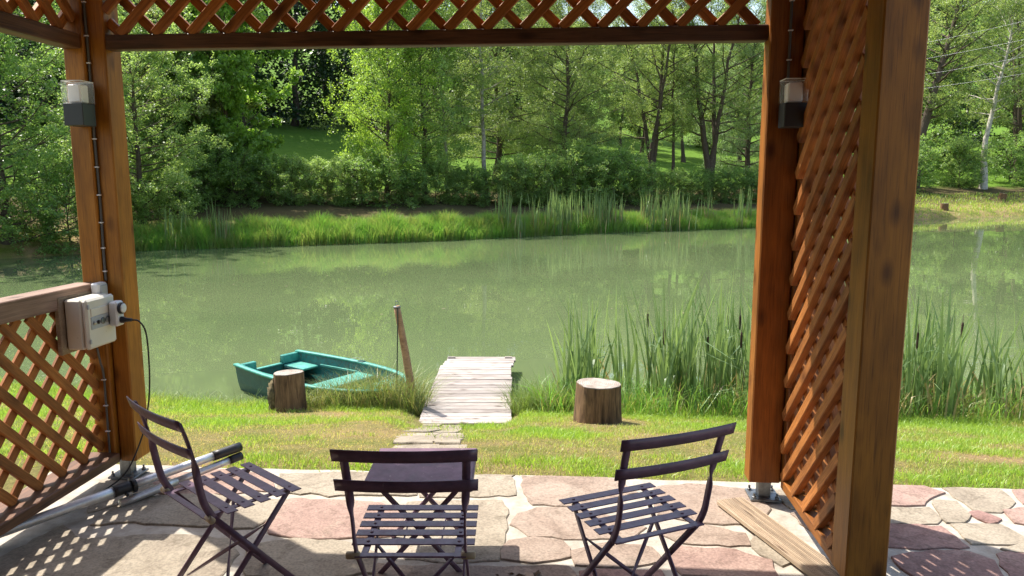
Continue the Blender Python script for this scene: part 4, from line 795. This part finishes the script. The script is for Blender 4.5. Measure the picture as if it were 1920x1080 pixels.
proto('fork', 'bark', 'leaf_willow', 16, 14, 4.4, .24, .30, 52, 8, 9, 13, .11, .5, lo=.2, hi=1., stems=3, spread=.4, gap=.05)
proto('leaning', 'bark', 'leaf_willow', 17, 20, 5.0, .50, .33, 44, 7, 8, 11, .16, .5, lean=(5.5, 0), lo=.1, hi=.9, spread=.6, gap=.12)
proto('shrub', 'bark', 'leaf_bush', 18, 2.6, 1.7, .04, .0, 30, 6, 7, 9, .105, .62, lo=.0, hi=1., spread=.26)
proto('shrub2', 'bark', 'leaf_alder', 19, 2.3, 1.9, .04, .0, 30, 6, 7, 9, .095, .62, lo=-.05, hi=.9, spread=.26)
proto('back', 'bark', 'leaf_lit', 20, 16, 5.2, .25, .06, 46, 7, 8, 9, .26, .6, lo=.0, hi=.95, spread=.7)
T_, L_ = tree_data(21, 24, 6.0, .3, .02, 58, 5, 5, 8, .42, .6, lo=-.2, hi=.8, spread=1.3); T_ = (T_[0][:108], T_[1][:99])
# left bank
plant('alder', 'alder_tree', -17.9, 26.4, 'dense bushy alder overhanging the water at the left edge of the picture', s=.98, rz=.4)
plant('alder', 'alder_tree', -23.5, 27.5, 'bushy alder half hidden behind the dense one at the left edge', s=1.1, rz=2.4)
plant('alder', 'alder_tree', -15.6, 31.6, 'bright bushy tree directly right of the left gazebo post', s=.86, rz=4.0, leaf='leaf_bush')
plant('maple', 'willow_tree', -16.8, 38.5, 'pale grey-green tree behind the bushy ones right of the left post', s=1.02, rz=1.0, leaf='leaf_pale')
plant('maple', 'maple_tree', -12.9, 34.2, 'broad bright green maple left of the dark gap in the trees', s=.86, sz=1.15, rz=.3)
plant('maple', 'maple_tree', -14.6, 35.6, 'smaller bright maple tucked behind the broad one', s=.9, rz=3.3)
plant('horn', 'hornbeam_tree', -6.1, 36.6, 'yellow-green feathery hornbeam right of the dark gap in the trees', s=.86, sz=1.15, rz=.2)
plant('horn', 'hornbeam_tree', -4.4, 38.4, 'darker hornbeam behind the yellow-green feathery one', s=1.0, rz=2.2, leaf='leaf_bush')
plant('birch', 'young_tree', -3.35, 39.5, 'young slim tree with thin grey trunk left of the birch', s=.72, rz=1.2, leaf='leaf_bush')
plant('birch', 'birch_tree', -1.3, 39.2, 'slim birch with pale reddish trunk near the middle of the far bank', s=.98, rz=.5)
plant('willow', 'willow_tree', 3.2, 44.2, 'large grey-green willow above the cattails in the middle', s=.9, rz=.9)
plant('willow', 'willow_tree', -1.0, 46.0, 'grey-green willow standing behind the slim birch', s=.95, rz=3.9)
plant('fork', 'alder_tree', 8.5, 46.0, 'tall tree with forked dark trunk right of the big willow', s=.82, rz=.5)
plant('birch', 'alder_tree', 9.8, 46.6, 'straight dark-trunked tree beside the forked one', s=.86, rz=2.5, bark='bark')
plant('fork', 'alder_tree', 12.3, 47.0, 'tree with several leaning stems left of the right gazebo post', s=.92, rz=2.9)
plant('willow', 'willow_tree', 15.6, 49.5, 'bluish-green willow closest to the right gazebo post', s=.95, rz=5., leaf='leaf_blue')
plant('willow', 'willow_tree', 21.5, 56, 'willow seen in slivers through the tall lattice panel', s=1.0, rz=2., leaf='leaf_willow')
# far right bank
plant('leaning', 'leaning_tree', 35.2, 66.5, 'tall leaning ivy-grown tree at the far right beside the near post', s=.96, rz=.12)
plant('white_birch', 'birch_tree', 42.0, 67.2, 'white-trunked birch on the far right bank', s=1.15, rz=.3)
plant('fork', 'alder_tree', 49.5, 74, 'dark-trunked tree right of the white birch', s=1.3, rz=1.3)
plant('back', 'alder_tree', 33, 84, 'leafy tree behind the leaning trunk at the far right', s=1.05, rz=.6, leaf='leaf_willow')
plant('back', 'alder_tree', 46, 86, 'leafy tree behind the white birch at the far right', s=1.2, rz=2.1, leaf='leaf_willow')
plant('back', 'alder_tree', 58, 82, 'leafy tree at the right edge behind the bank', s=1.15, rz=4.1, leaf='leaf_willow')
for i, (x, y, s, rz) in enumerate([(8, 92, .8, .5), (16, 96, .8, 1.9), (24, 92, .85, 3.1), (30, 98, .9, 4.4), (2, 98, 1.0, 5.2)]):
    plant('back', 'meadow_tree', x, y, 'sunlit leafy tree at the top of the meadow, seen through the trunks', 'tree', 'sunlit trees at the top of the meadow', s, rz)
proto('back2', 'bark', 'leaf_willow', 26, 14, 4.6, .22, .30, 44, 7, 8, 10, .20, .5, lo=.05, hi=.9, spread=.6)
for i, (x, y, s, rz) in enumerate([(3.5, 72, .85, .5), (10.5, 74, .8, 1.7), (17.0, 75, .82, 3.0), (23.5, 78, .85, 4.2), (7, 80, .8, 5.1), (14, 82, .8, .2)]):
    plant('back2', 'meadow_tree', x, y, 'grey-green tree standing in the meadow behind the forked trunks', 'tree', 'grey-green trees in the meadow', s, rz)
# dark woodland behind the meadow
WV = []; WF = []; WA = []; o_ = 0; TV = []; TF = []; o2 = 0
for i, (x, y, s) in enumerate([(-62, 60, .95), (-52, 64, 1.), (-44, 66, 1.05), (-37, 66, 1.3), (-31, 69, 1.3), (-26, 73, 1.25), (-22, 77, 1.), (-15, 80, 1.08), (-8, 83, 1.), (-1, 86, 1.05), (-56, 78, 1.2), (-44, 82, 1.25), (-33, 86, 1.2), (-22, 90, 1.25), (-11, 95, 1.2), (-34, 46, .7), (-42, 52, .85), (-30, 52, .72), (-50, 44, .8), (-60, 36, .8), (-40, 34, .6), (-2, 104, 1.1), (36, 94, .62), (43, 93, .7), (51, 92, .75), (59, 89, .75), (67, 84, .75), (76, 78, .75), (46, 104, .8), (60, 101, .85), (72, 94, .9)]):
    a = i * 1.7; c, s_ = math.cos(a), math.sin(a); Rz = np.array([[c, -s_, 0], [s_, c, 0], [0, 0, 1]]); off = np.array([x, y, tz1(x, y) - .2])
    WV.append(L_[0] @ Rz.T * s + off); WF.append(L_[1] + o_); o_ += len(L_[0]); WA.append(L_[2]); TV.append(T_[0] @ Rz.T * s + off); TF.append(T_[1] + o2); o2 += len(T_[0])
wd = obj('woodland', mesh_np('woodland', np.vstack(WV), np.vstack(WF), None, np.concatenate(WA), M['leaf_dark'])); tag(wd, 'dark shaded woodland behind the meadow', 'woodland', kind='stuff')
tag(obj('trunks', mesh_np('woodland_trunks', np.vstack(TV), np.vstack(TF), None, None, M['bark'], True), wd), kind='stuff')
# shrubs along the far bank
SH = [(-10.6, 36.0, 'shrub', .8, 'pale-leaved bramble bush below the dark gap in the trees'), (-9.0, 36.8, 'shrub', .78, 'pale-leaved bush left of the yellow-green hornbeam'), (-13.0, 35.2, 'shrub2', 1.0, 'dark low bush at the foot of the broad maple'),
 (-7.4, 37.0, 'shrub2', .9, 'dark bush at the foot of the yellow-green hornbeam'), (-5.0, 38.2, 'shrub2', .9, 'dark bush between the hornbeam and the slim young tree'), (-3.0, 39.6, 'shrub', .8, 'bush at the foot of the slim young tree'), (-1.4, 40.4, 'shrub2', .95, 'bush at the foot of the slim birch'),
 (.8, 41.2, 'shrub', 1.25, 'tall pale-leaved bush right of the slim birch'), (2.4, 42.0, 'shrub', 1.2, 'pale-leaved bush below the large willow'), (4.6, 43.0, 'shrub2', 1.2, 'dark bush between the large willow and the forked tree'), (6.6, 44.2, 'shrub2', 1.25, 'dark bush left of the forked trunk'), (9.2, 45.2, 'shrub2', 1.0, 'dark bush at the foot of the forked tree'),
 (11.2, 46.2, 'shrub2', 1.0, 'dark bush left of the leaning stems'), (13.6, 47.4, 'shrub2', 1.05, 'dark bush right of the leaning stems'), (16.0, 48.6, 'shrub2', 1.1, 'dark bush nearest the right gazebo post'), (-14.4, 32.6, 'shrub2', .95, 'dark bush behind the yellow strip of bank'), (-16.0, 30.4, 'shrub2', .8, 'low bush beside the left gazebo post on the far bank'),
 (40.0, 67.5, 'shrub', 1.35, 'light green bush between the leaning tree and the white birch'), (33.4, 64.5, 'shrub2', 1.5, 'dark bush at the foot of the leaning tree'), (46.5, 70.5, 'shrub2', 1.6, 'dark bush right of the white birch'), (37.5, 72.0, 'shrub2', 2.0, 'large dark bush behind the light green one at far right'), (30.2, 62.5, 'shrub2', 1.4, 'dark bush just right of the near gazebo post'),
 (-20.3, 23.8, 'shrub2', 1.2, 'low bush at the left edge above the water'), (-16.4, 27.6, 'shrub2', 1.0, 'low dark bush under the alders at the left')]
XT = [(-11.6, 36.2, 'shrub2', .85), (-14.2, 35.4, 'shrub2', 1.05), (-19.5, 35.5, 'shrub2', 1.3), (-17.2, 36.5, 'shrub', 1.3), (-15.2, 37.6, 'shrub2', 1.2), (-10.0, 37.2, 'shrub', .72), (-8.2, 37.6, 'shrub', .8), (-6.2, 37.4, 'shrub2', 1.0), (-4.0, 39.2, 'shrub', 1.0), (-2.2, 40.2, 'shrub2', 1.0), (0.0, 41.0, 'shrub', 1.1), (1.6, 41.6, 'shrub2', 1.3), (3.6, 42.6, 'shrub', 1.3), (5.6, 43.8, 'shrub2', 1.25), (7.8, 44.8, 'shrub2', 1.15), (10.2, 46.0, 'shrub', .95), (12.4, 47.2, 'shrub2', 1.05), (14.8, 48.4, 'shrub2', 1.05), (16.6, 49.0, 'shrub2', 1.1)]
for i, (x, y, kx, s) in enumerate(XT): plant(kx, 'bush', x, y, 'leafy bush filling the hedge row at the foot of the far trees', 'bush', 'hedge row bushes on the far bank', s * 1.05, i * 2.1 + .5, low=('branches', 'foliage'))
for i, (x, y, kx, s, lb) in enumerate(SH): plant(kx, 'bush', x, y, lb, 'bush', 'bushes along the far bank', s, i * 1.3, low=('branches', 'foliage'))
# ------------------------------------------------------------------ cattails
def cattail_mesh(seed, n, hmin, hmax, w, spread, up=1.):
    rs = np.random.default_rng(seed); V = []; F = []; A = []; o = 0
    for i in range(n):
        L = rs.uniform(hmin, hmax); az = rs.uniform(0, 6.28); ben = rs.uniform(.02, .26) * L * up; b = np.array([rs.normal(0, spread), rs.normal(0, spread), 0]); tw = rs.uniform(-1.6, 1.6); fa = rs.uniform(0, 6.28); m = 8
        brk = rs.random() < .2 * up; wi = w * rs.uniform(.7, 1.15); v = rs.uniform(0, 1)
        for k in range(m):
            t = k / (m - 1); c = b + np.array([math.cos(az), math.sin(az), 0]) * ben * t ** 2 + np.array([0, 0, L * t])
            if brk and t > .62: c = c + np.array([math.cos(az), math.sin(az), 0]) * (t - .62) * L * .75 - np.array([0, 0, (t - .62) * L * 1.25])
            a = fa + tw * t; s = np.array([math.cos(a), math.sin(a), 0]) * wi * .5 * (1 - t ** 3.2) * (.75 + .25 * min(1, t * 5)); V += [c - s, c + s]; A += [v, v]
        for k in range(m - 1): F.append((o + 2 * k, o + 2 * k + 1, o + 2 * k + 3, o + 2 * k + 2))
        o += 2 * m
    return np.array(V), np.array(F), A
CT = []
for i in range(7):
    V, F, A = cattail_mesh(40 + i, 9, .85, 1.75, .033, .05); V2, F2, A2 = cattail_mesh(60 + i, 6, .35, 1.0, .017, .06)
    CT.append((mesh_np('leaves', V, F, None, A, M['reed']), mesh_np('dry_leaves', V2 * np.array([1.4, 1.4, .75]), F2, None, A2, M['dryreed'])))
for i in range(4):
    V, F, A = cattail_mesh(80 + i, 13, 1.0, 1.6, .024, .07, up=.35); V2, F2, A2 = cattail_mesh(90 + i, 7, .4, 1.0, .022, .10, up=.5)
    CT.append((mesh_np('leaves', V, F, None, A, M['reed']), mesh_np('dry_leaves', V2, F2, None, A2, M['dryreed'])))
HEADP = [(.004, 0), (.011, .012), (.0135, .03), (.0135, .15), (.011, .175), (.003, .185), (.0025, .27)]
def cattail(x, y, s, sz, rz, ci, label, group, head=None, dry=True):
    z = max(tz1(x, y), WL - .05); t = empty('cattail', (x, y, z)); tag(t, label, 'cattail', group); Mx = Matrix.Translation((x, y, z)) @ Matrix.Rotation(rz, 4, 'Z') @ Matrix.Diagonal((s, s, sz, 1))
    obj('leaves', CT[ci][0], t, Mx)
    if dry: obj('dry_leaves', CT[ci][1], t, Mx)
    if head:
        lx, ly = rng.normal(0, .05, 2); st_ = tube('stem', [(x, y, z), (x + lx * .5, y + ly * .5, z + head * .55), (x + lx, y + ly, z + head)], .0045, M['stem'], t, 6)
        lathe('seed_head', HEADP, M['cattail_head'], st_, Matrix.Translation((x + lx, y + ly, z + head - .01)), 10)
rc = np.random.default_rng(77)
for i in range(58):
    x = rc.uniform(.62, 3.75); y = rc.uniform(8.02, 9.15); f = ss(.5, 1.5, x); hd = None
    if i in (5, 17, 23, 31, 44, 52): hd = rc.uniform(.72, .95); x = rc.uniform(1.7, 3.0)
    cattail(x, y, rc.uniform(.9, 1.15), (.72 + .24 * float(f)) * rc.uniform(.85, 1.12), rc.uniform(0, 6.28), i % 7, 'tall cattail in the stand between the jetty and the right gazebo post' if not hd else 'cattail with brown seed head in the stand left of the right post', 'cattails right of the jetty' if not hd else 'seeding cattails right of the jetty', hd, i % 2 == 0)
for i in range(50):
    x = rc.uniform(3.9, 7.6); y = rc.uniform(7.75, 8.75) - .06 * (x - 4); hd = None
    if i in (3, 11, 19, 28, 36, 45, 48): hd = rc.uniform(.75, 1.0)
    cattail(x, y, rc.uniform(.9, 1.15), .86 * rc.uniform(.8, 1.12), rc.uniform(0, 6.28), (i + 3) % 7, 'tall cattail in the stand at the right edge beyond the near post' if not hd else 'cattail with brown seed head in the stand at the right edge', 'cattails at the right edge' if not hd else 'seeding cattails at the right edge', hd, True)
for i in range(46):                                       # far shore
    x = rc.uniform(-.9, 9.) if i > 18 else rc.uniform(4, 15) if i > 4 else [-13.2, -11.9, -11.2, -11.5, -12.9][i]; ys = float(np.interp(x, S0[:, 0], S0[:, 1])); y = ys + rc.uniform(-.1, .7)
    cattail(x, y, 2.3 if i > 4 else 1.6, rc.uniform(1.05, 1.55) if i > 4 else 1.1, rc.uniform(0, 6.28), 7 + i % 4, 'bluish-green cattail clump on the far shore, right of the middle' if i > 4 else 'cattail clump in the sedge of the far shore left of the middle', 'far cattails right of the middle' if i > 4 else 'far cattails left of the middle', None, True)
x, y = field(.3, 7.6, 7.7, 9.0, 9000); n = len(x); dry_ = rng.random(n) < np.where(x > 3.8, .55, .3)
tag(obj('reed_undergrowth', blades(np.stack([x, y, np.maximum(tz(x, y), WL - .05)], -1), rng.uniform(.15, .55, n) * np.where(dry_, .8, 1), rng.uniform(.004, .012, n), rng.uniform(.2, 1.2, n), np.where(dry_, rng.uniform(0, .2, n), rng.uniform(.6, 1, n)), M['sedge'], 'reed_undergrowth')), 'grassy undergrowth and dry stalks at the foot of the cattails', 'undergrowth', kind='stuff')
# ------------------------------------------------------------------ small things
stump('tree_stump', 30.9, 53.6, .24, .5, 0, 0, 'small dark tree stump at the far right water edge', 8)
stump('tree_stump', 39.6, 60.8, .26, .5, 1, R(12), 'small tilted tree stump higher on the far right bank', 9)
for i, (a, b, sg) in enumerate([((30, 64, 12.0), (44, 44, 14.6), .5), ((30, 64, 10.8), (44, 44, 13.2), .5), ((30, 64, 9.6), (44, 44, 12.0), .5), ((30, 64, 8.6), (44, 44, 10.6), .5)]):
    a = np.array(a); b = np.array(b); t = np.linspace(-.2, 1.2, 24)[:, None]; P = a + (b - a) * t - np.array([0, 0, 1]) * sg * 4 * t * (1 - t)
    tag(tube('overhead_wire', P, .011, M['steel'], None, 5), ['topmost', 'second from the top', 'third from the top', 'lowest'][i] + ' of four overhead wires crossing the trees at top right', 'wire', 'overhead wires')
def drift(n, xr, yr, smin, smax, mat, name, label):
    V = []; F = []
    for i in range(n):
        x = random.uniform(*xr); y = random.uniform(*yr)
        if sd(np.array([x]), np.array([y]))[0] > -.1: continue
        s = random.uniform(smin, smax); a = random.uniform(0, 6.28); o = len(V); c, q = math.cos(a), math.sin(a)
        for dx, dy in ((-1, 0), (0, .35), (1, 0), (0, -.35)): V.append((x + s * (dx * c - dy * q), y + s * (dx * q + dy * c), WL + .004))
        F.append((o, o + 1, o + 2, o + 3))
    me = bpy.data.meshes.new(name); me.from_pydata(V, [], F); me.materials.append(mat); return tag(obj(name, me), label, 'debris', kind='stuff')
drift(200, (-14, 14), (8.8, 38), .015, .05, M['board'], 'floating_leaves', 'pale fallen leaves floating on the pond')
tag(tube('floating_twig', curve_pts([(-3.05, 10.9, WL + .008), (-2.9, 10.82, WL + .012), (-2.65, 10.74, WL + .008)], 8), .012, M['board'], None, 6), 'pale twig floating on the pond beyond the boat', 'twig')
lt = empty('leaf_litter', (.03, 2.78, 0)); tag(lt, 'crumpled dark dry leaves on the patio by the middle chair', 'leaves')
for i in range(7):
    q = Vector((random.uniform(-.14, .10), random.uniform(-.07, .07), .012)); bm = bmesh.new(); s = random.uniform(.012, .026); pts = [(-1, 0, 0), (-.3, .5, .35), (.5, .4, .1), (1, 0, .45), (.4, -.5, .2), (-.4, -.45, .4)]
    vv = [bm.verts.new(Vector(p) * s) for p in pts]; c = bm.verts.new((0, 0, -.1 * s))
    for k in range(6): bm.faces.new((vv[k], vv[(k + 1) % 6], c))
    bm_obj('leaf', bm, M['litter'], lt, Matrix.Translation(Vector((.03, 2.78, 0)) + q) @ Matrix.Rotation(i * 1.1, 4, 'Z'))
